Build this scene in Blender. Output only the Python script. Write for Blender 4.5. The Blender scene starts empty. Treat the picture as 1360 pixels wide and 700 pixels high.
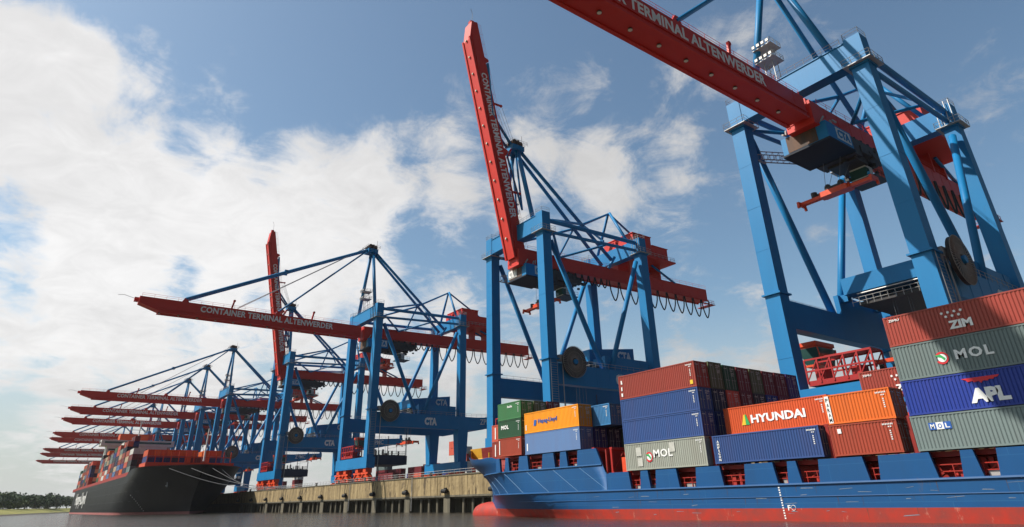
import bpy, bmesh, math, random
from mathutils import Vector, Matrix
random.seed(7)
R = math.radians
sc = bpy.context.scene
col = sc.collection

# ------------------------------------------------------------------ camera
CF, CYAW, CPITCH, CROLL, CPPY = 830.21, R(-53.41), R(25.69), R(-1.38), 264.45
EYE = Vector((0, 0, 2.4))
fwd = Vector((math.sin(CYAW)*math.cos(CPITCH), math.cos(CYAW)*math.cos(CPITCH), math.sin(CPITCH)))
rt0 = Vector((math.cos(CYAW), -math.sin(CYAW), 0)); up0 = rt0.cross(fwd)
rt = math.cos(CROLL)*rt0 + math.sin(CROLL)*up0
up = -math.sin(CROLL)*rt0 + math.cos(CROLL)*up0
cd = bpy.data.cameras.new('camera'); cam = bpy.data.objects.new('camera', cd); col.objects.link(cam)
cam.matrix_world = Matrix(((rt.x, up.x, -fwd.x, EYE.x), (rt.y, up.y, -fwd.y, EYE.y), (rt.z, up.z, -fwd.z, EYE.z), (0, 0, 0, 1)))
cd.sensor_fit = 'HORIZONTAL'; cd.sensor_width = 36; cd.lens = 36*CF/1360
cd.shift_y = -(350-CPPY)/1360
cd.clip_start = 0.5; cd.clip_end = 30000
sc.camera = cam
def ray(u, v): return (fwd + rt*((u-680)/CF) - up*((v-CPPY)/CF)).normalized()

# ------------------------------------------------------------------ light, sky, exposure
sc.view_settings.view_transform = 'Standard'; sc.view_settings.look = 'None'
sc.view_settings.exposure = 0.36; sc.view_settings.gamma = 1
SUN = Vector((-0.50, -0.76, 1.0)).normalized()
sun_el = math.asin(SUN.z); sun_az = math.atan2(SUN.x, SUN.y)
sd = bpy.data.lights.new('sun', 'SUN'); sd.energy = 5.0; sd.angle = R(0.53); sd.color = (1.0, 0.94, 0.85)
so = bpy.data.objects.new('sun', sd); col.objects.link(so); so.location = (0, 0, 200)
so.rotation_euler = (-SUN).to_track_quat('-Z', 'Y').to_euler()
w = bpy.data.worlds.new('World'); sc.world = w; w.use_nodes = True
nt = w.node_tree; N = nt.nodes; Lk = nt.links; N.clear()
def nd(t, **k):
    n = N.new(t)
    for a, b in k.items(): setattr(n, a, b)
    return n
def vm(op, a, b=None):
    n = nd('ShaderNodeVectorMath', operation=op)
    for i, x in enumerate((a, b)):
        if x is None: continue
        if isinstance(x, (tuple, list, Vector)): n.inputs[i].default_value = x
        else: Lk.new(x, n.inputs[i])
    return n
def ma(op, a, b=None, c=None, clamp=False):
    n = nd('ShaderNodeMath', operation=op, use_clamp=clamp)
    for i, x in enumerate((a, b, c)):
        if x is None: continue
        if isinstance(x, (int, float)): n.inputs[i].default_value = x
        else: Lk.new(x, n.inputs[i])
    return n.outputs[0]
def mr(v, a, b, c=0, d=1, smooth=True):
    n = nd('ShaderNodeMapRange', interpolation_type='SMOOTHSTEP' if smooth else 'LINEAR')
    Lk.new(v, n.inputs[0])
    for i, x in enumerate((a, b, c, d)): n.inputs[1+i].default_value = x
    return n.outputs[0]
tc = nd('ShaderNodeTexCoord'); DIR = tc.outputs['Generated']
sky = nd('ShaderNodeTexSky', sky_type='NISHITA', sun_disc=False)
sky.sun_elevation = sun_el; sky.sun_rotation = sun_az
sky.air_density = 1.0; sky.dust_density = 1.6; sky.ozone_density = 1.2; sky.altitude = 0
sep = nd('ShaderNodeSeparateXYZ'); Lk.new(DIR, sep.inputs[0])
zc = ma('ADD', ma('MAXIMUM', sep.outputs[2], 0.0), 0.22)
px_ = ma('DIVIDE', sep.outputs[0], zc); py_ = ma('DIVIDE', sep.outputs[1], zc)
cmb = nd('ShaderNodeCombineXYZ'); Lk.new(px_, cmb.inputs[0]); Lk.new(py_, cmb.inputs[1])
def noise(vec, scale, detail, rough, dist=0.0, off=(0, 0, 0)):
    a = vm('ADD', vec, off)
    n = nd('ShaderNodeTexNoise'); n.inputs['Scale'].default_value = scale; n.inputs['Detail'].default_value = detail
    n.inputs['Roughness'].default_value = rough; n.inputs['Distortion'].default_value = dist
    Lk.new(a.outputs[0], n.inputs['Vector']); return n.outputs[0]
n1 = noise(cmb.outputs[0], 2.6, 14, 0.66, 0.7, (3.1, 1.7, 0))
n2 = noise(cmb.outputs[0], 8.0, 12, 0.68, 0.6, (8.1, 4.4, 2))
n3 = noise(cmb.outputs[0], 0.9, 4, 0.55, 0.0, (1.2, 9.4, 5))
cl = ma('ADD', ma('MULTIPLY', ma('SUBTRACT', n1, 0.5), 1.7), ma('MULTIPLY', ma('SUBTRACT', n2, 0.5), 1.25))
# how much cloud stands in each part of the sky: rows of (height line, cover from left to right)
COV = ((35, (.95, .50, .10, .05, .10, .28, .10, .50, .12, .30, .45, .40, .20, .28)),
       (105, (.95, .70, .34, .26, .02, .10, .15, .12, .42, .30, .28, .12, .15, .34)),
       (175, (.85, .66, .30, .34, .14, .42, .55, .44, .52, .50, .18, .22, .30, .46)),
       (245, (.90, .95, .86, .78, .80, .80, .62, .60, .58, .36, .20, .15, .12, .22)),
       (315, (.55, .90, .95, .90, .80, .42, .42, .40, .38, .38, .30, .20, .22, .32)),
       (385, (.80, .84, .52, .62, .68, .62, .36, .28, .22, .20, .20, .22, .25, .30)),
       (455, (.70, .72, .72, .62, .52, .60, .50, .45, .42, .55, .65, .5, .4, .4)),
       (540, (.80, .80, .80, .80, .75, .75, .70, .60, .70, .80, .80, .7, .6, .6)),
       (640, (.7,)*14))
BL = [(50+100*k, y, 118, c/1.78) for y, row in COV for k, c in enumerate(row)]
BL += [(-60, y, 118, .5) for y in (35, 175, 315, 455)] + [(1450, y, 118, .2) for y in (35, 175, 315, 455)]
BL += [(18, 290, 70, -.45), (98, 160, 60, -.35), (215, 362, 70, -.40), (570, 325, 90, -.25), (300, 95, 60, .14)]
acc = None
for u, v, r, wt in BL:
    c = ray(u, v)
    ang = .5*(c.angle(ray(u+r, v))+c.angle(ray(u, v+r)))
    d = vm('DOT_PRODUCT', DIR, tuple(c)).outputs['Value']
    m = mr(d, math.cos(ang), 1.0, 0, wt)
    acc = m if acc is None else ma('ADD', acc, m)
dens = ma('ADD', ma('MULTIPLY', cl, 1.05), ma('MULTIPLY', ma('SUBTRACT', acc, 0.665), 1.0))
mask = ma('MULTIPLY', mr(dens, -0.13, 0.50), mr(acc, 0.20, 0.80, 0.66, 0.95))
shade = mr(ma('ADD', ma('MULTIPLY', n3, 0.9), ma('MULTIPLY', n2, 0.5)), 0.50, 0.92, 1.10, 0.80)
# brighter towards the sun, warmer and thicker towards the horizon
ds = vm('DOT_PRODUCT', DIR, tuple(SUN)).outputs['Value']
glow = mr(ds, -0.3, 0.9, 0.0, 1.0)
horiz = mr(sep.outputs[2], 0.0, 0.30, 1.0, 0.0)
cv = ma('MULTIPLY', shade, ma('ADD', 6.5, ma('MULTIPLY', glow, 4.4)))
cc = nd('ShaderNodeCombineXYZ')
Lk.new(cv, cc.inputs[0]); Lk.new(ma('MULTIPLY', cv, 0.985), cc.inputs[1]); Lk.new(ma('MULTIPLY', cv, 0.975), cc.inputs[2])
skyc = vm('MULTIPLY', sky.outputs[0], (1.40, 1.56, 1.50)).outputs[0]
hz = nd('ShaderNodeMix', data_type='VECTOR'); 
Lk.new(ma('MULTIPLY', horiz, 0.80), hz.inputs[0]); Lk.new(skyc, hz.inputs[4]); hz.inputs[5].default_value = (6.3, 6.55, 6.5)
mx = nd('ShaderNodeMix', data_type='VECTOR')
Lk.new(mask, mx.inputs[0]); Lk.new(hz.outputs[1], mx.inputs[4]); Lk.new(cc.outputs[0], mx.inputs[5])
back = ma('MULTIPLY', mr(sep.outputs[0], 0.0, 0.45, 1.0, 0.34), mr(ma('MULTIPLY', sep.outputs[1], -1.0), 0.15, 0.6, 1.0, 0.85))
fin = vm('SCALE', mx.outputs[1]); Lk.new(back, fin.inputs['Scale'])      # unseen sky behind and beside the camera dimmed to deepen shaded sides
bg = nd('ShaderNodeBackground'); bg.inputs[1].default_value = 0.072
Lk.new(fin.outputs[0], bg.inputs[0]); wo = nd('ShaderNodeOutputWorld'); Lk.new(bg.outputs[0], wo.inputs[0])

# ------------------------------------------------------------------ materials
def mat(name, c, rough=.5, metal=0., dirt=.25, dscale=.35, dirtc=None, bump=0., bscale=2., streak=False, spec=.35, random_tone=0., rust=None, seams=None):
    m = bpy.data.materials.new(name); m.use_nodes = True
    t = m.node_tree; b = t.nodes['Principled BSDF']
    b.inputs['Roughness'].default_value = rough; b.inputs['Metallic'].default_value = metal
    b.inputs['Specular IOR Level'].default_value = spec
    g = t.nodes.new('ShaderNodeTexCoord')
    n = t.nodes.new('ShaderNodeTexNoise'); n.inputs['Scale'].default_value = dscale; n.inputs['Detail'].default_value = 8; n.inputs['Roughness'].default_value = .65
    mp = t.nodes.new('ShaderNodeMapping')
    if streak: mp.inputs['Scale'].default_value = (1, 1, .16)
    t.links.new(g.outputs['Object'], mp.inputs[0]); t.links.new(mp.outputs[0], n.inputs['Vector'])
    r = t.nodes.new('ShaderNodeMapRange'); r.inputs[1].default_value = .38; r.inputs[2].default_value = .72; r.inputs[4].default_value = dirt
    t.links.new(n.outputs[0], r.inputs[0])
    mixn = t.nodes.new('ShaderNodeMix'); mixn.data_type = 'RGBA'
    dc = dirtc or tuple(x*.45+.02 for x in c)
    mixn.inputs[6].default_value = (*c, 1); mixn.inputs[7].default_value = (*dc, 1)
    t.links.new(r.outputs[0], mixn.inputs[0])
    out = mixn.outputs[2]
    def over(fac, c2, src):
        q = t.nodes.new('ShaderNodeMix'); q.data_type = 'RGBA'; t.links.new(fac, q.inputs[0]); t.links.new(src, q.inputs[6]); q.inputs[7].default_value = (*c2, 1); return q.outputs[2]
    if rust:                                     # (scale, threshold, colour): worn patches and runs below them
        mp2 = t.nodes.new('ShaderNodeMapping'); mp2.inputs['Scale'].default_value = (1, 1, .35); mp2.inputs['Location'].default_value = (3.3, 1.7, 9.1)
        t.links.new(g.outputs['Object'], mp2.inputs[0])
        n3_ = t.nodes.new('ShaderNodeTexNoise'); n3_.inputs['Scale'].default_value = rust[0]; n3_.inputs['Detail'].default_value = 10; n3_.inputs['Roughness'].default_value = .72
        t.links.new(mp2.outputs[0], n3_.inputs['Vector'])
        r3 = t.nodes.new('ShaderNodeMapRange'); r3.inputs[1].default_value = rust[1]; r3.inputs[2].default_value = rust[1]+.07; r3.inputs[4].default_value = .85
        t.links.new(n3_.outputs[0], r3.inputs[0]); out = over(r3.outputs[0], rust[2], out)
    if seams:                                    # (plate length, plate height, colour, strength)
        sx_ = t.nodes.new('ShaderNodeSeparateXYZ'); t.links.new(g.outputs['Object'], sx_.inputs[0])
        cx_ = t.nodes.new('ShaderNodeCombineXYZ'); t.links.new(sx_.outputs[0], cx_.inputs[0]); t.links.new(sx_.outputs[2], cx_.inputs[1])
        bk = t.nodes.new('ShaderNodeTexBrick'); bk.inputs['Scale'].default_value = 1; bk.inputs['Brick Width'].default_value = seams[0]; bk.inputs['Row Height'].default_value = seams[1]
        bk.inputs['Mortar Size'].default_value = .03; bk.inputs['Color1'].default_value = (0, 0, 0, 1); bk.inputs['Color2'].default_value = (.18, .18, .18, 1); bk.inputs['Mortar'].default_value = (1, 1, 1, 1)
        t.links.new(cx_.outputs[0], bk.inputs['Vector'])
        k_ = t.nodes.new('ShaderNodeMath'); k_.operation = 'MULTIPLY'; k_.inputs[1].default_value = seams[3]; t.links.new(bk.outputs['Color'], k_.inputs[0])
        out = over(k_.outputs[0], seams[2], out)
    if random_tone:
        oi = t.nodes.new('ShaderNodeObjectInfo'); hs = t.nodes.new('ShaderNodeHueSaturation')
        rr = t.nodes.new('ShaderNodeMapRange'); rr.inputs[3].default_value = 1-random_tone; rr.inputs[4].default_value = 1+random_tone
        t.links.new(oi.outputs['Random'], rr.inputs[0]); t.links.new(rr.outputs[0], hs.inputs['Value']); t.links.new(out, hs.inputs['Color']); out = hs.outputs[0]
    t.links.new(out, b.inputs['Base Color'])
    if bump:
        n2 = t.nodes.new('ShaderNodeTexNoise'); n2.inputs['Scale'].default_value = bscale; n2.inputs['Detail'].default_value = 5
        t.links.new(g.outputs['Object'], n2.inputs['Vector'])
        bp = t.nodes.new('ShaderNodeBump'); bp.inputs['Strength'].default_value = bump; bp.inputs['Distance'].default_value = .2
        t.links.new(n2.outputs[0], bp.inputs['Height']); t.links.new(bp.outputs[0], b.inputs['Normal'])
    return m
BLUE = mat('blue crane paint', (.006, .176, .41), .5, dirt=.5, dscale=.22, dirtc=(.006, .12, .29), streak=True, rust=(.55, .66, (.05, .11, .20)), spec=.3)
RED = mat('red crane paint', (.58, .030, .016), .5, dirt=.35, dscale=.3, dirtc=(.40, .016, .018), streak=False, rust=(.6, .66, (.30, .05, .04)))
SPRED = mat('orange red paint', (.72, .075, .02), .45, dirt=.4, dscale=1.2, dirtc=(.35, .03, .015))
DARK = mat('dark machinery', (.035, .035, .04), .6, dirt=.5, dscale=1.5, dirtc=(.10, .08, .06))
STEEL = mat('galvanised steel', (.40, .40, .39), .5, .3, dirt=.4, dscale=1.0, dirtc=(.2, .17, .14))
CABLE = mat('black cable', (.018, .018, .02), .5)
ROPE = mat('wire rope', (.22, .22, .23), .5, .3)
WHITE = mat('white lettering', (.80, .80, .78), .6, dirt=.3, dscale=1.2, dirtc=(.5, .5, .5))
WORN = mat('worn white lettering', (.72, .72, .70), .6, dirt=.55, dscale=2.5, dirtc=(.35, .36, .38))
GLASS = mat('cab glass', (.03, .09, .08), .08, dirt=.2)
RUSTY = mat('rusty plate', (.06, .045, .038), .7, dirt=.8, dscale=.6, dirtc=(.16, .075, .04), streak=True)
REEL = mat('cable reel', (.045, .04, .036), .6, dirt=.4, dscale=2)
YEL = mat('yellow paint', (.80, .42, .02), .5, dirt=.35, dscale=1)
HULLB = mat('blue hull paint', (.005, .072, .215), .42, dirt=.6, dscale=.25, dirtc=(.010, .055, .15), streak=True, bump=.10, bscale=.35, rust=(.45, .655, (.10, .07, .06)), seams=(9.5, 1.55, (.03, .14, .28), .35))
HULLR = mat('red antifouling', (.40, .024, .010), .6, dirt=.9, dscale=.7, dirtc=(.20, .035, .028), rust=(.9, .60, (.50, .20, .14)), seams=(9.5, 1.1, (.2, .05, .04), .4))
FIT = mat('red deck paint', (.40, .028, .018), .6, dirt=.6, dscale=1.5)
DECKR = mat('red oxide steel', (.30, .018, .012), .6, dirt=.6, dscale=.8, dirtc=(.10, .012, .01))
HULLK = mat('black hull paint', (.007, .007, .008), .5, dirt=.6, dscale=.09, dirtc=(.022, .022, .022), streak=True, spec=.15, rust=(.12, .66, (.07, .05, .04)))
HULLP = mat('faded red boot topping', (.36, .12, .11), .7, dirt=.5, dscale=.3)
CONC = mat('quay concrete', (.34, .255, .13), .85, dirt=1.0, dscale=.7, dirtc=(.12, .085, .042), streak=True, bump=.8, bscale=1.2, rust=(.6, .56, (.07, .05, .03)))
CONCD = mat('wet concrete', (.15, .13, .09), .7, dirt=.8, dscale=.8, dirtc=(.04, .04, .03), streak=True)
RUBB = mat('rubber fender', (.012, .012, .012), .7)
ASPH = mat('yard paving', (.10, .10, .10), .85, dirt=.5, dscale=.05)
LAMP = mat('lamp lens', (.75, .72, .62), .25)
SUPER = mat('off white superstructure', (.62, .62, .60), .5, dirt=.3, dscale=.3)
MAST = mat('grey mast paint', (.30, .32, .34), .5)
CC = {}
def cmat(key, c, rough=.5, dirt=.35, rust=(.13, .05, .03)):
    CC[key] = mat('container paint '+key, c, rough, dirt=dirt, dscale=.8, dirtc=tuple(.55*a+.45*b for a, b in zip(c, rust)), streak=True, rust=(1.3, .665, rust), random_tone=.12)
cmat('rust red', (.30, .045, .030), dirt=.45); cmat('royal blue', (.026, .072, .225), dirt=.3); cmat('navy blue', (.012, .03, .17)); cmat('pale grey', (.34, .36, .31), dirt=.5)
cmat('orange', (.60, .085, .020), dirt=.35); cmat('bright orange', (.64, .125, .014), dirt=.5); cmat('brick brown', (.34, .052, .026), dirt=.5); cmat('slate grey', (.15, .195, .19), dirt=.2)
cmat('apl blue', (.012, .035, .24), dirt=.15); cmat('amber yellow', (.78, .28, .008), dirt=.35); cmat('dusty blue', (.09, .17, .34), dirt=.35); cmat('leaf green', (.05, .20, .075), dirt=.3)
cmat('dark green', (.022, .095, .045)); cmat('maroon', (.16, .022, .028)); cmat('olive green', (.10, .13, .06)); cmat('sky blue', (.04, .19, .40)); cmat('white', (.62, .61, .58))
cmat('black blue', (.010, .018, .06)); cmat('coral red', (.55, .10, .06)); cmat('tan', (.45, .33, .22)); cmat('purple blue', (.05, .03, .16)); cmat('charcoal', (.035, .04, .045))

# ------------------------------------------------------------------ mesh helpers
class MB:
    def __init__(s): s.v = []; s.f = []; s.m = []
    def add(s, vs, fs, mi=0):
        o = len(s.v); s.v += [tuple(p) for p in vs]; s.f += [tuple(i+o for i in f) for f in fs]; s.m += [mi]*len(fs); return s
    def box(s, x0, x1, y0, y1, z0, z1, mi=0):
        return s.add([(x0, y0, z0), (x1, y0, z0), (x1, y1, z0), (x0, y1, z0), (x0, y0, z1), (x1, y0, z1), (x1, y1, z1), (x0, y1, z1)],
                     [(0, 3, 2, 1), (4, 5, 6, 7), (0, 1, 5, 4), (1, 2, 6, 5), (2, 3, 7, 6), (3, 0, 4, 7)], mi)
    def hexa(s, bot, top, mi=0):
        return s.add(list(bot)+list(top), [(0, 3, 2, 1), (4, 5, 6, 7), (0, 1, 5, 4), (1, 2, 6, 5), (2, 3, 7, 6), (3, 0, 4, 7)], mi)
    def tube(s, a, b, r, n=8, r2=None, mi=0):
        a = Vector(a); b = Vector(b); d = (b-a)
        if d.length < 1e-6: return s
        d.normalize(); r2 = r if r2 is None else r2
        x = d.orthogonal().normalized(); y = d.cross(x)
        vs = []
        for p, q in ((a, r), (b, r2)):
            for k in range(n):
                t = 2*math.pi*(k+.5)/n; vs.append(p+x*math.cos(t)*q+y*math.sin(t)*q)
        fs = [(k, (k+1) % n, n+(k+1) % n, n+k) for k in range(n)] + [tuple(reversed(range(n))), tuple(range(n, 2*n))]
        return s.add(vs, fs, mi)
    def bar(s, a, b, wd, h, mi=0):           # box beam from a to b, wd wide horizontally, h high
        a = Vector(a); b = Vector(b); d = (b-a).normalized()
        x = d.cross(Vector((0, 0, 1)))
        x = Vector((1, 0, 0)) if x.length < 1e-4 else x.normalized()
        y = x.cross(d)
        vs = [p+x*i*wd/2+y*j*h/2 for p in (a, b) for i, j in ((-1, -1), (1, -1), (1, 1), (-1, 1))]
        return s.add(vs, [(0, 3, 2, 1), (4, 5, 6, 7), (0, 1, 5, 4), (1, 2, 6, 5), (2, 3, 7, 6), (3, 0, 4, 7)], mi)
    def path(s, pts, r, n=6, mi=0):
        for a, b in zip(pts, pts[1:]): s.tube(a, b, r, n, mi=mi)
        return s
    def rail(s, pts, h=1.1, step=1.5, r=.04):  # handrail with posts along a polyline
        for a, b in zip(pts, pts[1:]):
            a = Vector(a); b = Vector(b); n = max(1, int((b-a).length/step))
            for q in (h, h*.5): s.tube(a+Vector((0, 0, q)), b+Vector((0, 0, q)), r, 4)
            for i in range(n+1):
                p = a.lerp(b, i/n); s.tube(p, p+Vector((0, 0, h)), r, 4)
        return s
    def build(s, name, m, parent=None, loc=(0, 0, 0), smooth=False):
        me = bpy.data.meshes.new(name); me.from_pydata(s.v, [], s.f)
        for q in (m if isinstance(m, (list, tuple)) else [m]): me.materials.append(q)
        if any(s.m):
            me.polygons.foreach_set('material_index', s.m)
        me.update()
        if smooth:
            me.polygons.foreach_set('use_smooth', [True]*len(me.polygons))
        o = bpy.data.objects.new(name, me); col.objects.link(o); o.location = loc
        if parent: o.parent = parent
        return o
def tag(o, label=None, cat=None, group=None, kind=None):
    for k, v in (('label', label), ('category', cat), ('group', group), ('kind', kind)):
        if v: o[k] = v
    return o
def empty(name, loc=(0, 0, 0)):
    o = bpy.data.objects.new(name, None); o.empty_display_size = 1; o.location = loc; col.objects.link(o); return o
KIDS = {}
def copy_tree(o, parent=None):
    c = o.copy(); col.objects.link(c)
    if parent: c.parent = parent
    for ch in list(o.children): copy_tree(ch, c)
    return c
_tc = {}
def text_geo(s, bold=.02, sp=1.0, line=1.0, align='LEFT'):
    k = (s, bold, sp, line, align)
    if k in _tc: return _tc[k]
    cu = bpy.data.curves.new('t', 'FONT'); cu.body = s; cu.offset = bold; cu.space_character = sp; cu.space_line = line
    cu.align_x = align; cu.resolution_u = 2; cu.extrude = .01
    o = bpy.data.objects.new('t', cu); col.objects.link(o)
    bpy.context.view_layer.update()
    me = o.to_mesh(); vs = [v.co.copy() for v in me.vertices]; fs = [tuple(p.vertices) for p in me.polygons]
    o.to_mesh_clear(); bpy.data.objects.remove(o); bpy.data.curves.remove(cu)
    x0 = min(v.x for v in vs); x1 = max(v.x for v in vs); y0 = min(v.y for v in vs); y1 = max(v.y for v in vs)
    _tc[k] = ([((v.x-x0)/(x1-x0), (v.y-y0)/(y1-y0), v.z/.01) for v in vs], fs); return _tc[k]
def put_text(mb, s, org, ux, uy, W, H, thick=.012, mi=0, **k):
    """letters filling a W x H box: lower left corner org, ux reading direction, uy up"""
    vs, fs = text_geo(s, **k); ux = Vector(ux); uy = Vector(uy); un = ux.cross(uy); org = Vector(org)
    mb.add([org+ux*(x*W)+uy*(y*H)+un*(z*thick) for x, y, z in vs], fs, mi); return mb

# ------------------------------------------------------------------ the setting
DK = 8.3      # quay deck level
def water():
    mb = MB(); xs = [-9000, -3000, -1200, -500, -250, -150, -100, -60, -30, 0, 40, 200, 3000]; ys = [-3000, -300, -60, 0, 20, 40, 60, 90, 300, 9000]
    vs = [(x, y, 0) for y in ys for x in xs]; n = len(xs)
    fs = [(j*n+i, j*n+i+1, (j+1)*n+i+1, (j+1)*n+i) for j in range(len(ys)-1) for i in range(n-1)]
    mb.add(vs, fs)
    m = bpy.data.materials.new('river water'); m.use_nodes = True; t = m.node_tree; b = t.nodes['Principled BSDF']
    b.inputs['Base Color'].default_value = (.040, .036, .030, 1); b.inputs['Roughness'].default_value = .12; b.inputs['IOR'].default_value = 1.33
    g = t.nodes.new('ShaderNodeTexCoord'); hs = []
    for sc_, sz, st in (((.5, 1.0, 1), .55, 1.0), ((1, 1.6, 1), 1.8, .45), ((.3, .5, 1), .12, 1.4)):
        mp = t.nodes.new('ShaderNodeMapping'); mp.inputs['Scale'].default_value = sc_; mp.inputs['Rotation'].default_value = (0, 0, R(35))
        n = t.nodes.new('ShaderNodeTexNoise'); n.inputs['Scale'].default_value = sz; n.inputs['Detail'].default_value = 6; n.inputs['Distortion'].default_value = .6
        t.links.new(g.outputs['Object'], mp.inputs[0]); t.links.new(mp.outputs[0], n.inputs['Vector'])
        q = t.nodes.new('ShaderNodeMath'); q.operation = 'MULTIPLY'; q.inputs[1].default_value = st; t.links.new(n.outputs[0], q.inputs[0]); hs.append(q)
    a = t.nodes.new('ShaderNodeMath'); t.links.new(hs[0].outputs[0], a.inputs[0]); t.links.new(hs[1].outputs[0], a.inputs[1])
    a2 = t.nodes.new('ShaderNodeMath'); t.links.new(a.outputs[0], a2.inputs[0]); t.links.new(hs[2].outputs[0], a2.inputs[1])
    bp = t.nodes.new('ShaderNodeBump'); bp.inputs['Strength'].default_value = 1.0; bp.inputs['Distance'].default_value = .34
    t.links.new(a2.outputs[0], bp.inputs['Height']); t.links.new(bp.outputs[0], b.inputs['Normal'])
    tag(mb.build('water', m), 'dark grey brown harbour water with small ripples', kind='structure')
water()
GRASS = mat('bank grass', (.26, .24, .06), .9, dirt=.8, dscale=.03, dirtc=(.09, .12, .03), bump=.6, bscale=.6)
MUD = mat('bank stones', (.10, .09, .07), .9, dirt=.6, dscale=.3)
def bank():
    line = [(900, -260), (200, -92), (-200, -45), (-541, -2), (-800, 30), (-950, 58), (-1075, 100), (-1130, 250), (-1500, 900), (-2500, 3000)]
    offs = [(0, -.4), (2.5, .9), (10, 2.6), (26, 4.6), (60, 5.4), (400, 6), (4000, 7)]
    P = []
    for i, p in enumerate(line):
        a = Vector(line[max(0, i-1)]); b = Vector(line[min(len(line)-1, i+1)]); d = (b-a).normalized(); n = Vector((d.y, -d.x))
        if n.y > 0 and i < 7: n = -n
        if i >= 7: n = Vector((-1, -.1)).normalized()
        for o, z in offs: P.append((p[0]+n.x*o, p[1]+n.y*o, z))
    k = len(offs); mb = MB(); fs = []; ms = []
    for i in range(len(line)-1):
        for j in range(k-1):
            fs.append((i*k+j, i*k+j+1, (i+1)*k+j+1, (i+1)*k+j)); ms.append(1 if j == 0 else 0)
    mb.add(P, fs); mb.m = ms
    tag(mb.build('riverbank', [GRASS, MUD]), 'low grassy far riverbank with a strip of dark stones', kind='structure')
bank()
mb = MB().box(-1240, 400, 86.35, 3000, 7.0, DK)
tag(mb.build('terminal_yard', ASPH), 'flat paved container yard behind the quay edge', kind='structure')

def quay():
    r = empty('quay_wall', (-200, 86, 0)); tag(r, 'long stained concrete quay wall standing on round piles', 'quay wall')
    jx = [-149.3-31.2*k for k in range(-6, 29)]
    f = MB()
    xs = sorted(jx+[-1040, 60]); xs = [x for x in xs if -1040 <= x <= 60]
    for a, b in zip(xs, xs[1:]):
        f.box(a+.12, b-.12, 85.6, 86.3, 3.75, DK-.25); 
        n = max(1, int((b-a)/3.4))
        for i in range(1, n):
            x = a+(b-a)*i/n; f.box(x-.05, x+.05, 85.56, 85.6, 3.8, DK-.3)
    f.build('concrete_face', CONC, r, (200, -86, 0))
    MB().box(-1040, 60, 85.45, 86.32, DK-.25, DK+.02).box(-1040, 60, 85.5, 86.32, 3.35, 3.75).build('coping', CONCD, r, (200, -86, 0))
    MB().box(-1040, 60, 85.9, 86.3, 3.5, DK-.4).build('backing_wall', CONCD, r, (200, -86, 0))
    MB().box(-1040, 60, 86.4, 94, 3.0, 3.5).box(-1040, 60, 93.5, 94, -2, 3.2).build('underside', CONCD, r, (200, -86, 0))
    fx = [-144.8-20.55*k for k in range(-5, 10)]
    for x in fx:
        MB().box(x-1.5, x+1.5, 85.7, 87.2, -1, 3.35).build('fender_block', CONCD, r, (200, -86, 0))
        m = MB(); m.tube((x-1.1, 85.0, 4.7), (x+1.1, 85.0, 4.7), .48, 12).box(x-.25, x+.25, 85.0, 85.65, 4.2, 5.4)
        m.tube((x-.7, 85.2, 5.2), (x-.7, 85.5, 7.9), .05, 4).tube((x+.7, 85.2, 5.2), (x+.7, 85.5, 7.9), .05, 4)
        m.build('fender', RUBB, r, (200, -86, 0))
        for d in (6.2, 10.3, 14.5):
            MB().tube((x+d, 86.9, -1), (x+d, 86.9, 3.35), .52, 10).build('pile', CONCD, r, (200, -86, 0))
    for k in (1, 3, 5):
        x = fx[k+3]+3
        m = MB(); m.tube((x-.25, 85.35, .3), (x-.25, 85.35, 8.6), .05, 5).tube((x+.25, 85.35, .3), (x+.25, 85.35, 8.6), .05, 5)
        for i in range(26): m.tube((x-.25, 85.35, .5+i*.31), (x+.25, 85.35, .5+i*.31), .03, 4)
        m.build('ladder', STEEL, r, (200, -86, 0))
quay()

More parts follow.
